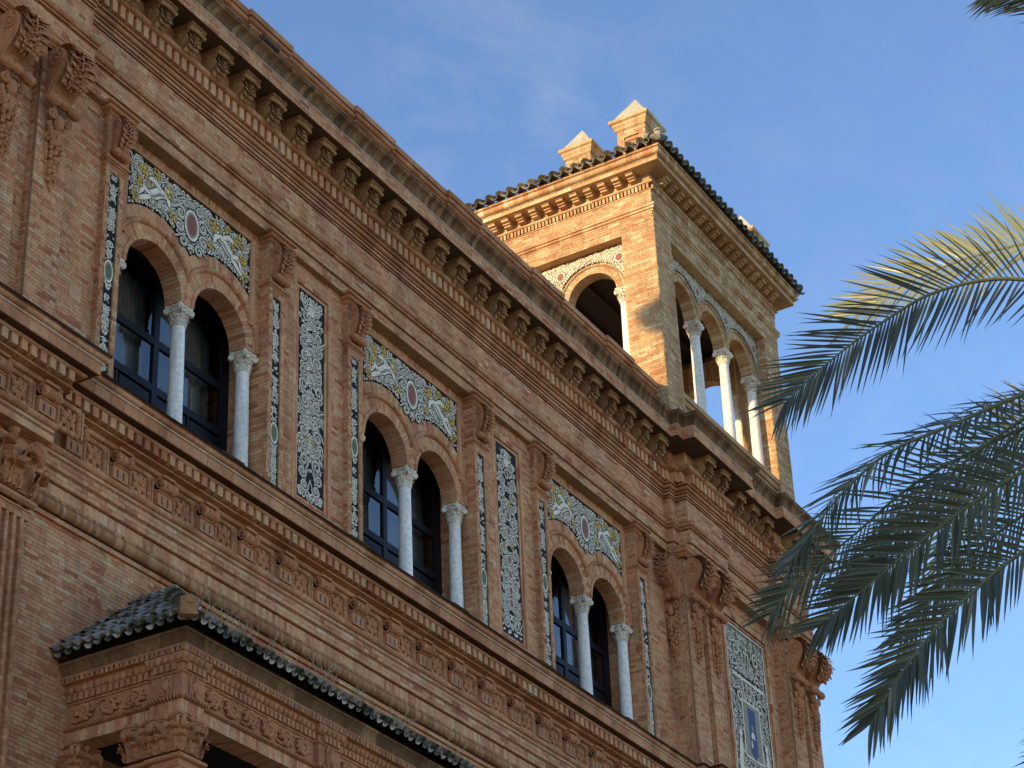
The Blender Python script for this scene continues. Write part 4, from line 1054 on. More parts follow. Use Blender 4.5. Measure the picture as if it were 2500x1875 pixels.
# barrel tile, half a tapered pipe; z 0 at the lip, runs back along +y
def barrel(r, ln, up, th=0.012, n=8):
    mb = MB(); vs = []; fs = []
    for (y, k) in ((0, 1.0), (ln, 0.86)):
        for q in (0, 1):
            for i in range(n+1):
                a = PI*i/n; rr = (r-q*th)*k; vs.append((rr*math.cos(a), y, rr*math.sin(a)*(1 if up else -1)))
    m_ = n+1
    for i in range(n):
        fs += [(i, i+1, 2*m_+i+1, 2*m_+i), (m_+i, m_+i+1, 3*m_+i+1, 3*m_+i), (i, i+1, m_+i+1, m_+i), (2*m_+i, 2*m_+i+1, 3*m_+i+1, 3*m_+i)]
    mb.add(vs, fs); return mb
PANW = barrel(0.118, 0.5, False).mesh('roof_tile', 'weathered_tile', True)
COVW = barrel(0.120, 0.5, True).mesh('roof_tile', 'weathered_tile', True)
for k in range(4):
    M = side_M(k)
    for s0 in (-HS, HS-0.91): tower_rect(M, s0, 0, 26.05, 0.91, 31.92-26.05)
    # jambs of the recessed arcade
    tower_rect(M, HS-0.91, 0.0-0.45, 26.05, 0.45, 31.92-26.05, 'l', 0.25) if False else None
    t = MB(); brick_field(t, (HS-0.91, -HS+0.75, 26.05), (0, -1, 0), (-1, 0, 0), 0.75, 31.92-26.05, seed=900+k, L=0.26, H=0.072); tb.merge(t, M)
    t = MB(); brick_field(t, (-HS+0.91, -HS, 26.05), (0, 1, 0), (1, 0, 0), 0.75, 31.92-26.05, seed=930+k, L=0.26, H=0.072); tb.merge(t, M)
    t = MB(); t.box(-HS+0.02, -HS+0.905, -HS+0.02, -HS+0.905, 26.0, 33.0); tm.merge(t, M)
    # arcade
    a0, a1 = -HS+0.91, HS-0.91; yw = -HS+0.30; ZT = 30.64
    t = MB(); t2 = MB(); t3 = MB()
    for c in (-1.68, 0, 1.68):
        lo, hi = c-0.84, c+0.84
        if c < -1: lo = a0
        if c > 1: hi = a1
        arch_ring(t, c, ZT, 0.69, 0.75, yw-0.012, yw+0.32, 30, lo, hi); arch_ring(t, c, ZT, 0.75, 0.88, yw, yw+0.31, 34, lo, hi)
        arch_ring(t2, c, ZT, 0.88, 0.965, yw-0.05, yw+0.02, 12, lo, hi, roll=True)
    spandrel(t3, (-1.68, 0, 1.68), 0.88, ZT, a0, a1, 31.92, yw+0.31)
    tv.merge(t, M); tr_.merge(t2, M); tarch.merge(t3, M)
    link('tile_picture', SPT, BLD, M @ T((0, yw+0.004, ZT)))
    t = MB(); t.quad((a0, -HS, 31.92), (a1, -HS, 31.92), (a1, -HS+0.62, 31.92), (a0, -HS+0.62, 31.92)); tarch.merge(t, M)
    # sill wall under the arcade with its coping
    t = MB(); t.box(a0-0.02, a1+0.02, -HS+0.10, -HS+0.60, 26.0, 27.42); tm.merge(t, M)
    t = MB(); t.box(a0-0.0, a1+0.0, -HS+0.02, -HS+0.72, 27.42, 27.56); t.box(a0, a1, -HS+0.06, -HS+0.10, 27.26, 27.42); tr_.merge(t, M)
    for c in (-2.52, -0.84, 0.84, 2.52): column(c, -HS+0.43, 27.52, ZT, SHT, CAPT, 0.42, M)
    # entablature brickwork
    tower_rect(M, -HS, 0.0, 31.92, 2*HS, 0.20); tower_rect(M, -HS, 0.012, 32.13, 2*HS, 0.22); tower_rect(M, -HS, 0.0, 32.55, 2*HS, 0.46); tower_rect(M, -HS, 0.0, 33.25, 2*HS, 0.25)
    for i in range(70):
        x = -HS+0.03+i*(2*HS-0.02)/70; t = MB(); t.box(x, x+0.062, -HS-0.055, -HS, 33.04, 33.18); tdent.merge(t, M)
    for i in range(17):
        link('modillion', MOD, BLD, M @ T((-HS+0.42+i*0.4056, -HS, 33.305)))
ring = [(TC.x-HS, TC.y-HS), (TC.x+HS, TC.y-HS), (TC.x+HS, TC.y+HS), (TC.x-HS, TC.y+HS), (TC.x-HS, TC.y-HS)]
mb = MB()
sweep(mb, [(0.0, 32.10), (0.02, 32.105), (0.02, 32.13), (0.012, 32.135)], ring, seg=0.1, gap=0.012, closed=True)
sweep(mb, [(0.012, 32.345), (0.03, 32.35), (0.03, 32.385), (0.035, 32.39)]+arc(0.04, 32.435, 0.042, -85, 80, 6)+[(0.075, 32.485), (0.09, 32.49), (0.09, 32.545), (0.0, 32.555)], ring, seg=0.33, closed=True, jit=0.002)
sweep(mb, [(0.0, 33.00), (0.03, 33.005), (0.03, 33.035), (0.0, 33.04)], ring, seg=0.33, closed=True)
sweep(mb, [(0.0, 33.18), (0.06, 33.182)]+arc(0.06, 33.22, 0.035, -85, 85, 5)+[(0.0, 33.26)], ring, seg=0.33, closed=True)
sweep(mb, [(0.45, 33.50), (0.45, 33.615), (0.43, 33.62)], ring, seg=0.36, closed=True, jit=0.003)
sweep(mb, [(0.44, 33.62)]+arc(0.455, 33.635, 0.015, -90, 90, 4)+[(0.46, 33.65)], ring, seg=0.05, gap=0.01, closed=True)
sweep(mb, [(0.46, 33.65)]+arc(0.475, 33.735, 0.085, -75, 60, 7)+[(0.56, 33.825), (0.575, 33.83), (0.575, 33.87)], ring, seg=0.13, closed=True, jit=0.004)
obj('tower_moulding', mb, 'brick_tower', BLD, kind='stuff')
mb = MB(); sweep(mb, [(0.0, 33.502), (0.45, 33.502)], ring, seg=50, closed=True); obj('tower_soffit', mb, 'brick_tower', BLD)
obj('tower_brickwork', tb, 'brick_tower', BLD, kind='stuff'); obj('tower_mortar', tm, 'mortar', BLD, kind='stuff')
obj('tower_voussoirs', tv, 'brick_tower', BLD, kind='stuff'); obj('tower_arch_roll', tr_, 'brick_tower', BLD, kind='stuff')
obj('tower_arch_back', tarch, 'brick_tower', BLD); obj('tower_dentils', tdent, 'brick_tower', BLD, kind='stuff')
mb = MB(); mb.quad((TC.x-HS+.3, TC.y-HS+.3, 32.3), (TC.x+HS-.3, TC.y-HS+.3, 32.3), (TC.x+HS-.3, TC.y+HS-.3, 32.3), (TC.x-HS+.3, TC.y+HS-.3, 32.3))
for i in range(9): mb.box(TC.x-HS+.3, TC.x+HS-.3, TC.y-3.2+i*0.8, TC.y-3.08+i*0.8, 32.1, 32.3)
obj('tower_ceiling', mb, 'dark_timber', BLD)
def hip_roof(cx, cy, hs, z, slope):
    mb = MB(); zt = z+hs*math.tan(math.radians(slope))
    mb.add([(cx-hs, cy-hs, z), (cx+hs, cy-hs, z), (cx+hs, cy+hs, z), (cx-hs, cy+hs, z), (cx, cy, zt)], [(0, 1, 4), (1, 2, 4), (2, 3, 4), (3, 0, 4), (0, 3, 2, 1)]); return mb
obj('tower_roof', hip_roof(TC.x, TC.y, HS+0.60, 33.875, 27), 'mortar', BLD)
tilt = Matrix.Rotation(math.radians(24), 4, 'X')
for k in range(4):
    M = side_M(k)
    n = 28 if k in (0, 1) else 0
    for i in range(n):
        s = -HS-0.62+i*(2*HS+1.24)/(n-1)
        link('roof_tile', PANW, BLD, M @ T((s, -HS-0.735+random.uniform(-.02, .02), 33.985+random.uniform(-.008, .008))) @ tilt)
        if i < n-1: link('roof_tile', COVW, BLD, M @ T((s+0.159, -HS-0.70+random.uniform(-.02, .02), 33.985+random.uniform(-.008, .008))) @ tilt)
# carved head at the roof corner, on the end of the hip
mb = MB()
for i in range(10): mb.tube([(0.25+i*0.12, 0.25+i*0.12, 0.02+i*0.07), (0.40+i*0.12, 0.40+i*0.12, 0.11+i*0.07)], [0.115, 0.10], 8)
H_ = obj('hip_tiles', mb, 'lichen_stone', BLD); H_.location = (TC.x-HS-0.72, TC.y-HS-0.72, 33.98)
mb = MB(); mb.ball((0, 0, 0.02), (0.115, 0.115, 0.155), 14, 10)
f = Vector((-1, -1, 0)).normalized(); r_ = Vector((1, -1, 0)).normalized()
def hp(a, b, c): v = f*a+r_*b; return (v.x, v.y, c)
mb.ball(hp(0.11, 0, 0.02), (0.026, 0.026, 0.045)); mb.ball(hp(0.095, 0, -0.055), (0.035, 0.035, 0.016)); mb.ball(hp(0.08, 0, -0.105), (0.045, 0.045, 0.035))
for s in (-1, 1): mb.ball(hp(0.098, s*0.042, 0.045), (0.02, 0.02, 0.013)); mb.ball(hp(0.09, s*0.045, 0.075), (0.034, 0.034, 0.014)); mb.ball(hp(0.0, s*0.115, 0.01), (0.025, 0.03, 0.045)); mb.ball(hp(0.075, s*0.06, -0.02), (0.035, 0.035, 0.035))
for i in range(12):
    a = 2*PI*i/12; mb.ball(hp(0.03+0.06*math.cos(a), 0.10*math.sin(a), 0.13+0.03*math.cos(a)), (0.045, 0.045, 0.04), 6, 5)
H_ = obj('carved_head', mb, 'lichen_stone', BLD, smooth=True); H_.location = (TC.x-HS-0.62, TC.y-HS-0.62, 34.06); H_.scale = (0.85, 0.85, 0.85)
# chimneys with pyramid caps
def chimney(cx, cy, w, zb, zc, cap):
    Cn = link('chimney', None, BLD, T((cx, cy, 0)))
    t = MB(); h = w/2
    for kk in range(4):
        q = MB(); brick_field(q, (-h, -h, zb), (1, 0, 0), (0, -1, 0), w, zc-0.34-zb, seed=700+kk, L=0.26, H=0.072, holes=[(w*0.24, w*0.76, 0.0, zc-0.34-zb-0.20)]); t.merge(q, RZ(kk*PI/2))
    obj('stack', t, 'brick_tower', Cn, kind='stuff')
    t = MB(); t.box(-h+0.03, h-0.03, -h+0.03, h-0.03, zb-0.6, zc-0.3); obj('core', t, 'mortar', Cn)
    t = MB()
    for kk in range(4):
        q = MB(); e = w*0.25
        for (xa, xb, za, zb2, y) in ((-e-0.05, -e, zb, zc-0.64, -h+0.004), (e, e+0.05, zb, zc-0.64, -h+0.004), (-e-0.05, e+0.05, zc-0.69, zc-0.64, -h+0.002)): q.box(xa, xb, y, y+0.05, za, zb2)
        t.merge(q, RZ(kk*PI/2))
    obj('panel_edge', t, 'roll_brick', Cn)
    sq = [(-h, -h), (h, -h), (h, h), (-h, h), (-h, -h)]; t = MB()
    d = (cap-w)/2
    sweep(t, [(0.0, zc-0.34), (0.02, zc-0.335), (0.02, zc-0.31), (0.045, zc-0.305), (0.045, zc-0.27), (d*0.5, zc-0.20), (d*0.58, zc-0.19), (d*0.65, zc-0.12), (d*0.95, zc-0.09), (d, zc-0.08), (d, zc-0.0), (0.0, zc+0.005)], sq, seg=0.28, closed=True)
    obj('cap_moulding', t, 'brick_tower', Cn)
    t = MB(); c2 = cap/2-0.06
    t.add([(-c2, -c2, zc+0.004), (c2, -c2, zc+0.004), (c2, c2, zc+0.004), (-c2, c2, zc+0.004), (0, 0, zc+cap*0.77)], [(0, 1, 4), (1, 2, 4), (2, 3, 4), (3, 0, 4)]); obj('cap_stone', t, 'lichen_stone', Cn)
chimney(42.75, 0.02, 0.80, 34.0, 35.52, 1.12); chimney(42.66, 1.57, 0.72, 34.3, 35.20, 1.0); chimney(49.10, 0.02, 0.80, 34.0, 35.52, 1.12)
# the twin tower over the left pavilion (beyond the frame); it shades the foot of this one
mb = MB(); LX = 21.5-HS
mb.box(LX-HS, LX+HS, TC.y-HS, TC.y+HS, 25.0, 33.5); mb.box(LX-HS-0.5, LX+HS+0.5, TC.y-HS-0.5, TC.y+HS+0.5, 33.5, 33.9)
mb.merge(hip_roof(LX, TC.y, HS+0.68, 33.9, 38)); obj('twin_tower', mb, 'brick_tower', BLD)
mb = MB(); mb.box(22.0, 42.0, 1.5, 6.8, 26.0, 26.6); obj('flat_roof', mb, 'paving', BLD)

# --------------------------------------------------------------------- entrance porch with tiled roof
PX = 22.40; PY = -2.02; PE = 38.0
PPATH = [(PX, 0.0), (PX, -0.22), (PX, -1.55), (PX-0.07, -1.55), (PX-0.07, PY-0.07), (PX+0.42, PY-0.07), (PX+0.42, PY), (25.55, PY), (25.55, PY-0.07), (26.1, PY-0.07), (26.1, PY), (PE, PY)]
PPATH = [(PX, 0.0), (PX, -1.55), (PX-0.07, -1.55), (PX-0.07, PY-0.07), (PX+0.42, PY-0.07), (PX+0.42, PY), (25.55, PY), (25.55, PY-0.07), (26.1, PY-0.07), (26.1, PY), (PE, PY)]
SPATH = [(PX, 0.0), (PX, PY), (PE, PY)]
mb = MB()
sweep(mb, [(-0.35, 11.88), (0.0, 11.88), (0.0, 12.06)], PPATH, seg=0.075, jit=0.002)
obj('porch_architrave', mb, 'brick', BLD, kind='stuff')
mb = MB()
sweep(mb, [(0.0, 12.055), (0.03, 12.06)]+arc(0.03, 12.095, 0.032, -85, 85, 5)+[(0.02, 12.13), (0.0, 12.135)], PPATH, seg=0.05, gap=0.014)
obj('porch_bead', mb, 'terracotta', BLD, kind='stuff')
mb = MB()
sweep(mb, [(0.0, 12.13), (0.0, 12.44), (0.025, 12.45), (0.025, 12.475), (0.01, 12.48), (0.01, 12.58), (0.05, 12.585), (0.05, 12.60), (0.02, 12.605)], PPATH, seg=0.6)
sweep(mb, [(0.02, 12.60), (0.06, 12.66), (0.075, 12.72), (0.06, 12.725)], PPATH, seg=0.6)
sweep(mb, [(0.06, 12.725), (0.155, 12.73)], SPATH, seg=0.6)
sweep(mb, [(0.155, 12.73), (0.155, 12.80)], SPATH, seg=0.14, gap=0.01, jit=0.003)
sweep(mb, [(0.155, 12.80), (0.165, 12.805), (0.165, 12.83), (0.15, 12.835)], SPATH, seg=0.8)
obj('porch_entablature', mb, 'terracotta', BLD, kind='stuff')
mb = MB()
sweep(mb, [(0.15, 12.835), (0.16, 12.84), (0.165, 12.87), (0.185, 12.92), (0.22, 12.965), (0.245, 12.98), (0.25, 13.01), (0.23, 13.03), (0.20, 13.05)], SPATH, seg=0.42, jit=0.004)
obj('porch_gutter', mb, 'stained_brick', BLD, kind='stuff')
mb = MB()
for p, t, n in along(PPATH, 0.012, 0.105, start=0.02, margin=0.05):
    q = MB(); q.box(-0.034, 0.034, -0.05, 0.0, 0.0, 0.095); mb.merge(q, Matrix(((t.x, -n.x, 0, p.x), (t.y, -n.y, 0, p.y), (0, 0, 1, 12.482), (0, 0, 0, 1))))
obj('porch_dentils', mb, 'terracotta', BLD, kind='stuff')
mb = MB()
for p, t, n in along(PPATH, 0.05, 0.115, start=0.0, margin=0.06):
    mb.ball((p.x, p.y, 12.66), (0.040, 0.055, 0.066), 8, 6); q = p+t*0.057; mb.ball((q.x, q.y, 12.65), (0.014, 0.014, 0.05), 5, 4)
obj('egg_moulding', mb, 'terracotta', BLD, True, kind='stuff')
mb = MB()
for p, t, n in along(SPATH, 0.157, 0.088, start=0.0, margin=0.05):
    q = MB(); q.box(-0.011, 0.011, -0.003, 0.0, 0.0, 0.045); mb.merge(q, Matrix(((t.x, -n.x, 0, p.x), (t.y, -n.y, 0, p.y), (0, 0, 1, 12.745), (0, 0, 0, 1))))
obj('porch_slot_shade', mb, 'recess_shade', BLD, kind='stuff')  # thin black plates that draw the shade inside the fascia slots
# scrolling foliage carved along the porch frieze
def rinceau(length, seed):
    rg = random.Random(seed); mb = MB(); n = max(2, round(length/0.42)); st = length/n
    for i in range(n):
        cx = st*(i+0.5); s = 1 if i % 2 else -1; cz = 0.155
        mb.tube([(x, -0.045, z) for x, z in spiral(cx, cz, 0.12, 0.02, 1.55, PI*0.9*s, 20, s)], [0.036-0.014*j/20 for j in range(21)], 6)
        mb.ball((cx, -0.03, cz), (0.035, 0.04, 0.035), 7, 5)
        for j in range(8):
            a = 6.28*j/8+rg.random()*0.4; r = 0.125+0.02*rg.random()
            mb.ball((cx+r*math.cos(a), -0.035, cz+0.85*r*math.sin(a)), (0.05, 0.045, 0.03), 6, 4)
            mb.ball((cx+0.07*math.cos(a+0.3), -0.035, cz+0.07*math.sin(a+0.3)), (0.025, 0.025, 0.02), 6, 4)
        mb.tube([(cx-st*0.5, -0.02, cz+0.09*s), (cx-st*0.25, -0.03, cz+0.12*s), (cx, -0.02, cz+0.05*s)], 0.022, 5)
    return mb
for (org, ang, ln, sd) in (((PX, -0.12, 12.125), -PI/2, 1.38, 1), ((PX+0.47, PY, 12.125), 0, 2.55, 2), ((26.15, PY, 12.125), 0, 2.9, 3)):
    M = T(org) @ RZ(ang)
    if ang: M = T(org) @ Matrix(((0, 1, 0, 0), (-1, 0, 0, 0), (0, 0, 1, 0), (0, 0, 0, 1)))
    o = obj('carved_frieze', rinceau(ln, sd), 'terracotta', BLD); o.matrix_local = M
# cartouches on the frieze blocks over the piers
mb = MB(); mb.ball((0, -0.03, 0.16), (0.06, 0.05, 0.085), 10, 8)
for s in (-1, 1):
    for z in (0.06, 0.26): mb.tube([(s*0.07+x, -0.02, z+q) for x, q in spiral(0, 0, 0.045, 0.008, 1.3, PI/2, 12, s)], 0.018, 5)
    mb.tube([(s*0.09, -0.02, 0.09), (s*0.075, -0.02, 0.16), (s*0.09, -0.02, 0.23)], 0.02, 5)
CART = mb.mesh('cartouche', 'terracotta')
LM = Matrix(((0, 1, 0, 0), (-1, 0, 0, 0), (0, 0, 1, 0), (0, 0, 0, 1)))
link('cartouche', CART, BLD, T((PX-0.07, -1.83, 12.125)) @ LM); link('cartouche', CART, BLD, T((PX+0.17, PY-0.07, 12.125))); link('cartouche', CART, BLD, T((25.82, PY-0.07, 12.125)))
# piers with square Corinthian capitals
CAPP = capital_mesh(0.235, 0.58, 'pier_capital', 'terracotta', square=True, ab=0.30)
def pier(x, y, w):
    Pq = link('porch_pier', None, BLD)
    h = w/2; sq = [(x-h, y-h), (x+h, y-h), (x+h, y+h), (x-h, y+h), (x-h, y-h)]
    link('capital', CAPP, Pq, T((x, y, 11.30)))
    mb = MB(); sweep(mb, [(0.0, 11.10), (0.015, 11.105), (0.02, 11.14), (0.0, 11.15), (0.0, 11.2), (0.03, 11.21)]+arc(0.035, 11.245, 0.035, -80, 80, 5)+[(0.0, 11.30)], sq, seg=0.6, closed=True); obj('astragal', mb, 'terracotta', Pq)
    mb = MB(); mb.box(x-h, x+h, y-h, y+h, -1.6, 11.12)
    for (fx, fy) in ((0, -1), (-1, 0)):
        for (a, b, z0, z1) in ((-h*0.85, -h*0.6, 8.0, 11.0), (h*0.6, h*0.85, 8.0, 11.0), (-h*0.6, h*0.6, 10.93, 11.0)):
            if fy: mb.box(x+a, x+b, y-h-0.02, y-h, z0, z1)
            else: mb.box(x-h-0.02, x-h, y+a, y+b, z0, z1)
    obj('shaft', mb, 'terracotta', Pq)
pier(PX+0.17, PY+0.18, 0.47); pier(PX+0.02, PY+0.52, 0.30) if False else None
pier(PX+0.17, PY+0.62, 0.40); pier(PX+0.17, -0.02, 0.46); pier(25.83, PY+0.18, 0.47)
# porch roof: hipped, glazed barrel tiles
sl = math.radians(38.5); ZE = 13.06; EX = PX-0.36; EY = PY-0.36; RUN = -EY
mb = MB(); ZR = ZE+RUN*math.tan(sl)
mb.add([(EX, 0.0, ZE), (EX, EY, ZE), (EX+RUN, 0.0, ZR)], [(0, 1, 2)]); mb.add([(EX, EY, ZE), (PE, EY, ZE), (PE, 0, ZR), (EX+RUN, 0, ZR)], [(0, 1, 2, 3)])
mb.quad((EX+0.1, 0, ZE-0.01), (EX+0.1, EY+0.1, ZE-0.01), (PE, EY+0.1, ZE-0.01), (PE, 0, ZE-0.01))
obj('porch_roof', mb, 'dark_lead', BLD)
mb = MB(); mb.quad((PX+0.3, 0, 11.95), (PX+0.3, PY+0.3, 11.95), (PE, PY+0.3, 11.95), (PE, 0, 11.95)); obj('porch_ceiling', mb, 'room_dark', BLD)
mb = MB(); mb.quad((PX+0.6, 0.02, -1.6), (PE, 0.02, -1.6), (PE, 0.02, 11.9), (PX+0.6, 0.02, 11.9)); obj('porch_doorway', mb, 'room_dark', BLD)
PAN = barrel(0.066, 0.42, False); COV = barrel(0.080, 0.42, True)
PANG = PAN.mesh('roof_tile', 'glazed_tile', True); COVG = COV.mesh('roof_tile', 'glazed_tile', True)
mass = MB()
tl = Matrix.Rotation(sl, 4, 'X')
def tile_rows(M0, length, hip0, rows, single_rows, imax=None):
    """M0: frame with x along the eave, y up the slope run, z up; hip0 = True when the roof narrows at the x=0 end"""
    n = int(length/0.181)
    for r in range(rows):
        run = r*0.30*math.cos(sl)
        for i in range(n):
            x = 0.09+i*0.181
            if hip0 and x < run-0.05: continue
            for (me, mbx, dx, dz) in ((PANG, PAN, 0, 0.045), (COVG, COV, 0.0905, 0.058)):
                M = M0 @ T((x+dx, run-0.06+random.uniform(-.025, .025), run*math.tan(sl)+dz+0.012*(r > 0)+random.uniform(-.008, .008))) @ Matrix.Rotation(sl-0.05, 4, 'X') @ Matrix.Rotation(random.uniform(-.06, .06), 4, 'Z') @ Matrix.Rotation(random.uniform(-.08, .08), 4, 'Y')
                if r < single_rows: link('roof_tile', me, BLD, M)
                else: mass.merge(mbx, M)
ML = T((EX, 0, ZE)) @ Matrix(((0, 1, 0, 0), (-1, 0, 0, 0), (0, 0, 1, 0), (0, 0, 0, 1)))
# on the left slope x runs from the wall (hip narrows at the far end): mirror by laying from the corner
MLc = T((EX, EY, ZE)) @ Matrix(((0, 1, 0, 0), (1, 0, 0, 0), (0, 0, 1, 0), (0, 0, 0, 1)))
tile_rows(MLc, RUN, True, 9, 2)
tile_rows(T((EX, EY, ZE)), 9.2, True, 1, 1)
tile_rows(T((EX, EY, ZE)), 9.2, True, 3, 0) if False else None
obj('roof_tiles', mass, 'glazed_tile_mass', BLD, True, kind='stuff')
# ridge tiles down the hip, with an end block
hd = Vector((1, 1, math.tan(sl))).normalized(); hl = RUN*math.sqrt(2+math.tan(sl)**2)
for i in range(9):
    p = Vector((EX-0.02, EY-0.02, ZE+0.10))+hd*(0.12+i*0.30); q = p+hd*0.36
    mb = MB(); mb.tube([tuple(p), tuple(p+hd*0.03), tuple(p+hd*0.035), tuple(q)], [0.155, 0.155, 0.14, 0.115], 12); obj('ridge_tile', mb, 'glazed_tile', BLD, True)
mb = MB(); mb.box(-0.12, 0.12, -0.06, 0.10, -0.12, 0.13); mb.ball((0, -0.02, 0.10), (0.125, 0.07, 0.09), 10, 6)
o = obj('ridge_end', mb, 'terracotta_dark', BLD); o.matrix_local = T((EX-0.03, EY-0.03, ZE+0.13)) @ RZ(-PI/4)

# --------------------------------------------------------------------- floodlights on the ledges
def floodlight(x, y, z, label, rot=0.0, tiltdeg=28, s=1.0):
    F = thing('floodlight', label, 'floodlight', (x, y, z), 'floodlights on the ledges'); F.rotation_euler = (0, 0, rot)
    Mq = Matrix.Rotation(math.radians(tiltdeg), 4, 'X')
    mb = MB(); mb.box(-0.24*s, 0.24*s, -0.17*s, 0.17*s, 0.10, 0.15); mb.hull8([(-0.24*s, -0.17*s, 0.10), (0.24*s, -0.17*s, 0.10), (0.24*s, 0.17*s, 0.10), (-0.24*s, 0.17*s, 0.10), (-0.26*s, -0.19*s, 0.17), (0.26*s, -0.19*s, 0.17), (0.26*s, 0.19*s, 0.17), (-0.26*s, 0.19*s, 0.17)])
    o = obj('housing', mb, 'lamp_paint', F); o.matrix_local = Mq
    mb = MB()
    for i in range(15): mb.box(-0.225*s+i*0.032*s, -0.213*s+i*0.032*s, -0.16*s, 0.16*s, 0.06, 0.10)
    o = obj('cooling_fins', mb, 'lamp_paint', F); o.matrix_local = Mq
    mb = MB(); mb.box(-0.27*s, -0.255*s, -0.02, 0.02, -0.02, 0.13); mb.box(0.255*s, 0.27*s, -0.02, 0.02, -0.02, 0.13); mb.box(-0.27*s, 0.27*s, -0.02, 0.02, -0.03, -0.015); obj('mounting_bracket', mb, 'lamp_paint', F)
floodlight(20.25, -0.62, 17.56, 'dark ribbed floodlight below the garland console on the projecting ledge', tiltdeg=18, s=1.15)
floodlight(25.35, -0.33, 17.54, 'ribbed floodlight between the two columns of the window beside the porch roof hip')
floodlight(28.95, -0.33, 17.54, 'ribbed floodlight under the right edge of the first tall tile panel')
floodlight(32.25, -0.33, 17.54, 'ribbed floodlight at the foot of the column of the middle window')
floodlight(35.45, -0.33, 17.54, 'ribbed floodlight beside the tall tile panel nearest the corner pavilion')
floodlight(39.00, -0.33, 17.54, 'ribbed floodlight at the column of the window next to the corner pavilion')
floodlight(25.9, -0.55, 26.30, 'slim ribbed floodlight lying on the top cornice against the parapet', tiltdeg=8)

# --------------------------------------------------------------------- dry weeds on the porch roof
rg = random.Random(5)
labels = ['tall dry weed with forked stalk beside the hip end block of the porch roof', 'low tuft of dry grass on the porch eave just past the hip', 'thin dry weed with one long slanting stalk on the porch eave',
          'dense dry grass tuft midway along the porch eave', 'forked straw-coloured weed over the second porch pier', 'wispy dry weed on the porch eave past the second pier', 'last small dry weed far along the porch eave']
for i, (x, h, n) in enumerate(((22.95, 1.05, 12), (23.6, 0.55, 16), (24.5, 0.5, 10), (25.6, 0.95, 11), (26.7, 0.55, 18), (27.7, 0.55, 18), (29.2, 0.6, 9))):
    Wd = thing('dry_weed', labels[i], 'weed', (x, EY+0.25, ZE+0.22), 'dry weeds on the porch roof')
    mb = MB()
    for j in range(n):
        a = rg.uniform(-0.9, 0.9); l = h*rg.uniform(0.45, 1.0); d = Vector((math.sin(a)*0.8, rg.uniform(-0.25, 0.1), math.cos(a)))
        st = Vector((rg.uniform(-0.25, 0.25), 0, 0)); p = [st+d*l*t+Vector((0, 0, -0.12*l*t*t))+Vector((rg.uniform(-.02, .02), 0, 0))*(t > 0) for t in (0, 0.3, 0.6, 1.0)]
        mb.tube([tuple(q) for q in p], [0.0065, 0.005, 0.004, 0.002], 4)
        for q in range(3):
            b = p[1].lerp(p[3], rg.random()); dd = Vector((rg.uniform(-1, 1), rg.uniform(-0.3, 0.3), rg.uniform(0.2, 1))).normalized()
            mb.tube([tuple(b), tuple(b+dd*l*0.16), tuple(b+dd*l*0.26)], [0.004, 0.003, 0.0015], 4)
    obj('stalks', mb, 'dry_stalk', Wd, kind='stuff')

# --------------------------------------------------------------------- palm tree
F_PX = 5509.73
def at(px, py, d):
    v = RX*((px-1250)/F_PX)+UP*(-(py-937.5)/F_PX)+FW
    return CAM+v.normalized()*d
crown = at(2790, 820, 25.0)
PALM = thing('palm_tree', 'tall date palm with arching feathery fronds beside the corner tower', 'palm tree', (crown.x, crown.y, -1.6))
inv = T((-crown.x, -crown.y, 1.6))
mb = MB(); k = 60
prof = [(0.34 if i == 0 else 0.25+0.03*(i % 2)+0.03*(i/k), (crown.z+1.6)*i/k) for i in range(k+1)]
mb.lathe((0, 0, 0), prof, 14); obj('trunk', mb, 'bark', PALM)
mb = MB()
for i in range(40):
    a = i*2.4; z = crown.z+1.6-0.9+0.02*i; mb.tube([(0.2*math.cos(a), 0.2*math.sin(a), z), (0.45*math.cos(a), 0.45*math.sin(a), z+0.25)], [0.07, 0.03], 5)
obj('leaf_bases', mb, 'bark', PALM)
def blade(bend):
    mb = MB(); n = 7; vs = []
    for i in range(n+1):
        t = i/n; w = 0.5*min(1, 0.45+t*2.2)*(1-t**2.4)+0.004; z = -bend*t*t
        vs += [(-w, t, z+w*0.016), (0, t, z), (w, t, z+w*0.016)]
    fs = []
    for i in range(n):
        for q in (0, 1): fs.append((3*i+q, 3*i+q+1, 3*i+4+q, 3*i+3+q))
    mb.add(vs, fs); return mb
BL = [blade(b) for b in (0.05, 0.16, 0.32)]
BLM = [b.mesh('leaflet', 'palm_leaf') for b in BL]
n_single = [0]
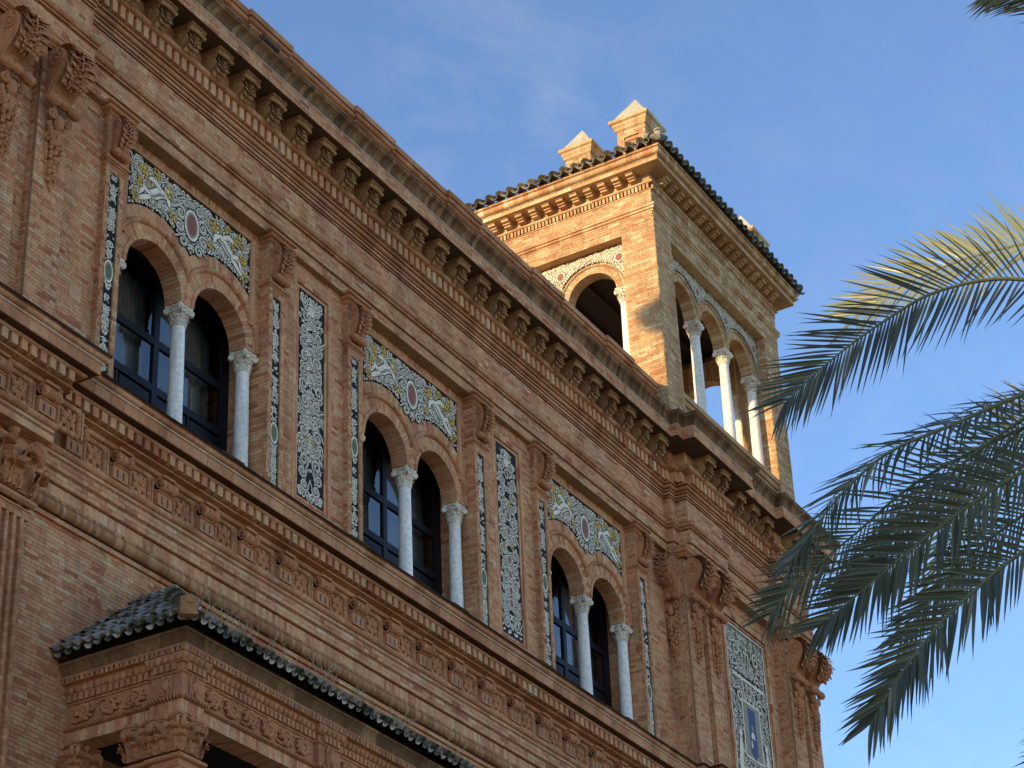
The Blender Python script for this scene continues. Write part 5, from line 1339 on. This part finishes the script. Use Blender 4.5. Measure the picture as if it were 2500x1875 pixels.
def frond(pts, nl, ll, tilt=0.6, wid=0.035, singles=True, seed=0, droop=0.0, curl=0.0, start=0.12, pale=False):
    rg = random.Random(seed+400)
    P = [at(*p) for p in pts]
    fine = []                                                     # Catmull-Rom through the points
    Q = [P[0]*2-P[1]]+P+[P[-1]*2-P[-2]]
    for i in range(1, len(Q)-2):
        for s in range(12):
            t = s/12; a, b, c, d = Q[i-1], Q[i], Q[i+1], Q[i+2]
            fine.append(0.5*((2*b)+(c-a)*t+(2*a-5*b+4*c-d)*t*t+(3*b-a-3*c+d)*t*t*t))
    fine.append(P[-1]); n = len(fine)
    F = link('frond', None, PALM)
    mb = MB(); mb.tube([tuple(inv @ p) for p in fine], [0.030*(1-0.86*i/(n-1)) for i in range(n)], 6); obj('rachis', mb, 'rachis', F, True)
    rest = MB()
    for i in range(nl):
        u = start+(1-start)*((i+0.5)/nl); f = u*(n-1); a = min(int(f), n-2); p = fine[a].lerp(fine[a+1], f-a)
        tg = (fine[min(a+2, n-1)]-fine[max(a-1, 0)]).normalized()
        toc = (CAM-p).normalized(); nrm = (Vector((0, 0, 1))*(1-tilt)+toc*tilt); nrm = (nrm-tg*nrm.dot(tg)).normalized()
        side = tg.cross(nrm)
        env = (0.42+0.58*math.sin(min(1.0, (1-u)*1.9+0.18)*PI/2))*(0.55+0.45*min(1, u*3.5))
        for s in (-1, 1):
            if rg.random() < 0.04: continue
            ang = math.radians((60-36*u)*rg.uniform(0.93, 1.07)); l = ll*env*rg.uniform(0.85, 1.12)
            d = (tg*math.cos(ang)+side*s*math.sin(ang)+nrm*rg.uniform(-0.05, 0.30)-Vector((0, 0, 1))*(droop*rg.uniform(0.6, 1.4))).normalized()
            if d.dot(Vector((0, 0, -1))) > 0.98: d = (d+tg*0.2).normalized()
            up = (nrm+side*s*rg.uniform(-0.7, 0.3)+Vector((rg.uniform(-.3, .3), rg.uniform(-.3, .3), rg.uniform(-.3, .3)))); up = (up-d*up.dot(d)).normalized(); x = d.cross(up)
            w = wid*rg.uniform(0.8, 1.15)*(0.7+0.3*env); q = inv @ p
            bi = 2 if rg.random() < curl else rg.choice((0, 1))
            M = Matrix(((x.x*w, d.x*l, up.x*l, q.x), (x.y*w, d.y*l, up.y*l, q.y), (x.z*w, d.z*l, up.z*l, q.z), (0, 0, 0, 1)))
            if singles and n_single[0] < 300: link('leaflet', BLM[bi], F, M); n_single[0] += 1
            else: rest.merge(BL[bi], M)
    if rest.v: obj('leaflets', rest, 'palm_leaf_sunlit' if pale else 'palm_leaf_mass', F, kind='stuff')
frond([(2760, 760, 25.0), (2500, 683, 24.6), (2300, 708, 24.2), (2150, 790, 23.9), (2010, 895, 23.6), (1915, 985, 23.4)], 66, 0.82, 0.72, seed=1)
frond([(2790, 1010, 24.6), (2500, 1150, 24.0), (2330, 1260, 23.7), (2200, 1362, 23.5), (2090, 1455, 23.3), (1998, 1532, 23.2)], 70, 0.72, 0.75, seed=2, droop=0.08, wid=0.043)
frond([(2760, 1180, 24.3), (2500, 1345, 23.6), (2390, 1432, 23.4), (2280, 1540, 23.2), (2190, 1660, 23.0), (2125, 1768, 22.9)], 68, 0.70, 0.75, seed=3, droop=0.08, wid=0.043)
frond([(2740, 880, 24.4), (2500, 962, 23.8), (2330, 1035, 23.4), (2170, 1105, 23.1), (2060, 1200, 22.9), (1985, 1295, 22.8), (1930, 1375, 22.7)], 70, 0.60, 0.45, singles=False, seed=4, droop=0.15, curl=0.35)
frond([(2740, 960, 26.2), (2500, 1045, 26.6), (2250, 1170, 26.9), (2080, 1310, 27.1), (1950, 1420, 27.2), (1880, 1500, 27.3)], 64, 0.80, 0.7, singles=False, seed=5)
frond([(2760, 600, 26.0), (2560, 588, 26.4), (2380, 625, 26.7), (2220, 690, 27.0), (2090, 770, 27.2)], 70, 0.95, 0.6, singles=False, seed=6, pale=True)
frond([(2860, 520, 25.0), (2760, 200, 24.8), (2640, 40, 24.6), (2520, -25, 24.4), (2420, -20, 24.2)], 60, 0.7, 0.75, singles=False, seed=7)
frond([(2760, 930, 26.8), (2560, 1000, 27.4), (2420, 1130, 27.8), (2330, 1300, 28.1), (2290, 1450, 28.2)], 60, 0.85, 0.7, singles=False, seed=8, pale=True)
frond([(2860, 1300, 24.6), (2740, 1560, 24.0), (2620, 1760, 23.6), (2540, 1880, 23.4)], 44, 0.55, 0.75, singles=False, seed=9)
frond([(2780, 980, 25.6), (2560, 1110, 25.6), (2330, 1210, 25.6), (2150, 1330, 25.6), (2040, 1440, 25.6)], 60, 0.70, 0.6, singles=False, seed=10, droop=0.1)
frond([(2790, 1060, 25.8), (2560, 1215, 25.9), (2400, 1330, 26.0), (2280, 1450, 26.1), (2200, 1560, 26.2)], 56, 0.66, 0.7, singles=False, seed=11, droop=0.1)
frond([(2760, 900, 26.0), (2520, 1010, 26.3), (2330, 1150, 26.5), (2200, 1290, 26.7), (2120, 1400, 26.8)], 56, 0.75, 0.6, singles=False, seed=12, droop=0.05)
for q in range(7):                                                # the rest of the crown, away from the view
    a = q*0.75+5.2; e = 0.5-0.12*q % 0.6
    base = crown; F = []
    dirv = RX*math.cos(a)*0.9+FW*math.sin(a)*0.6
    if dirv.dot(RX) < 0.1: dirv = dirv+RX*0.9
    pts3 = [base+dirv*t*3.6+Vector((0, 0, 1.4*t-2.1*t*t)) for t in (0, 0.33, 0.66, 1.0)]
    def back(p):
        v = p-CAM; d = v.length; return (1250+F_PX*v.dot(RX)/v.dot(FW), 937.5-F_PX*v.dot(UP)/v.dot(FW), d)
    frond([back(p) for p in pts3], 40, 0.6, 0.2, singles=False, seed=30+q)
# unseen block added beyond the frame to shade the palm's lower fronds
mb = MB(); mb.box(-27.0, -12.5, 0.5, 9.0, -1.6, 22.0); obj('palm_shade_block', mb, 'brick_tower', BLD)
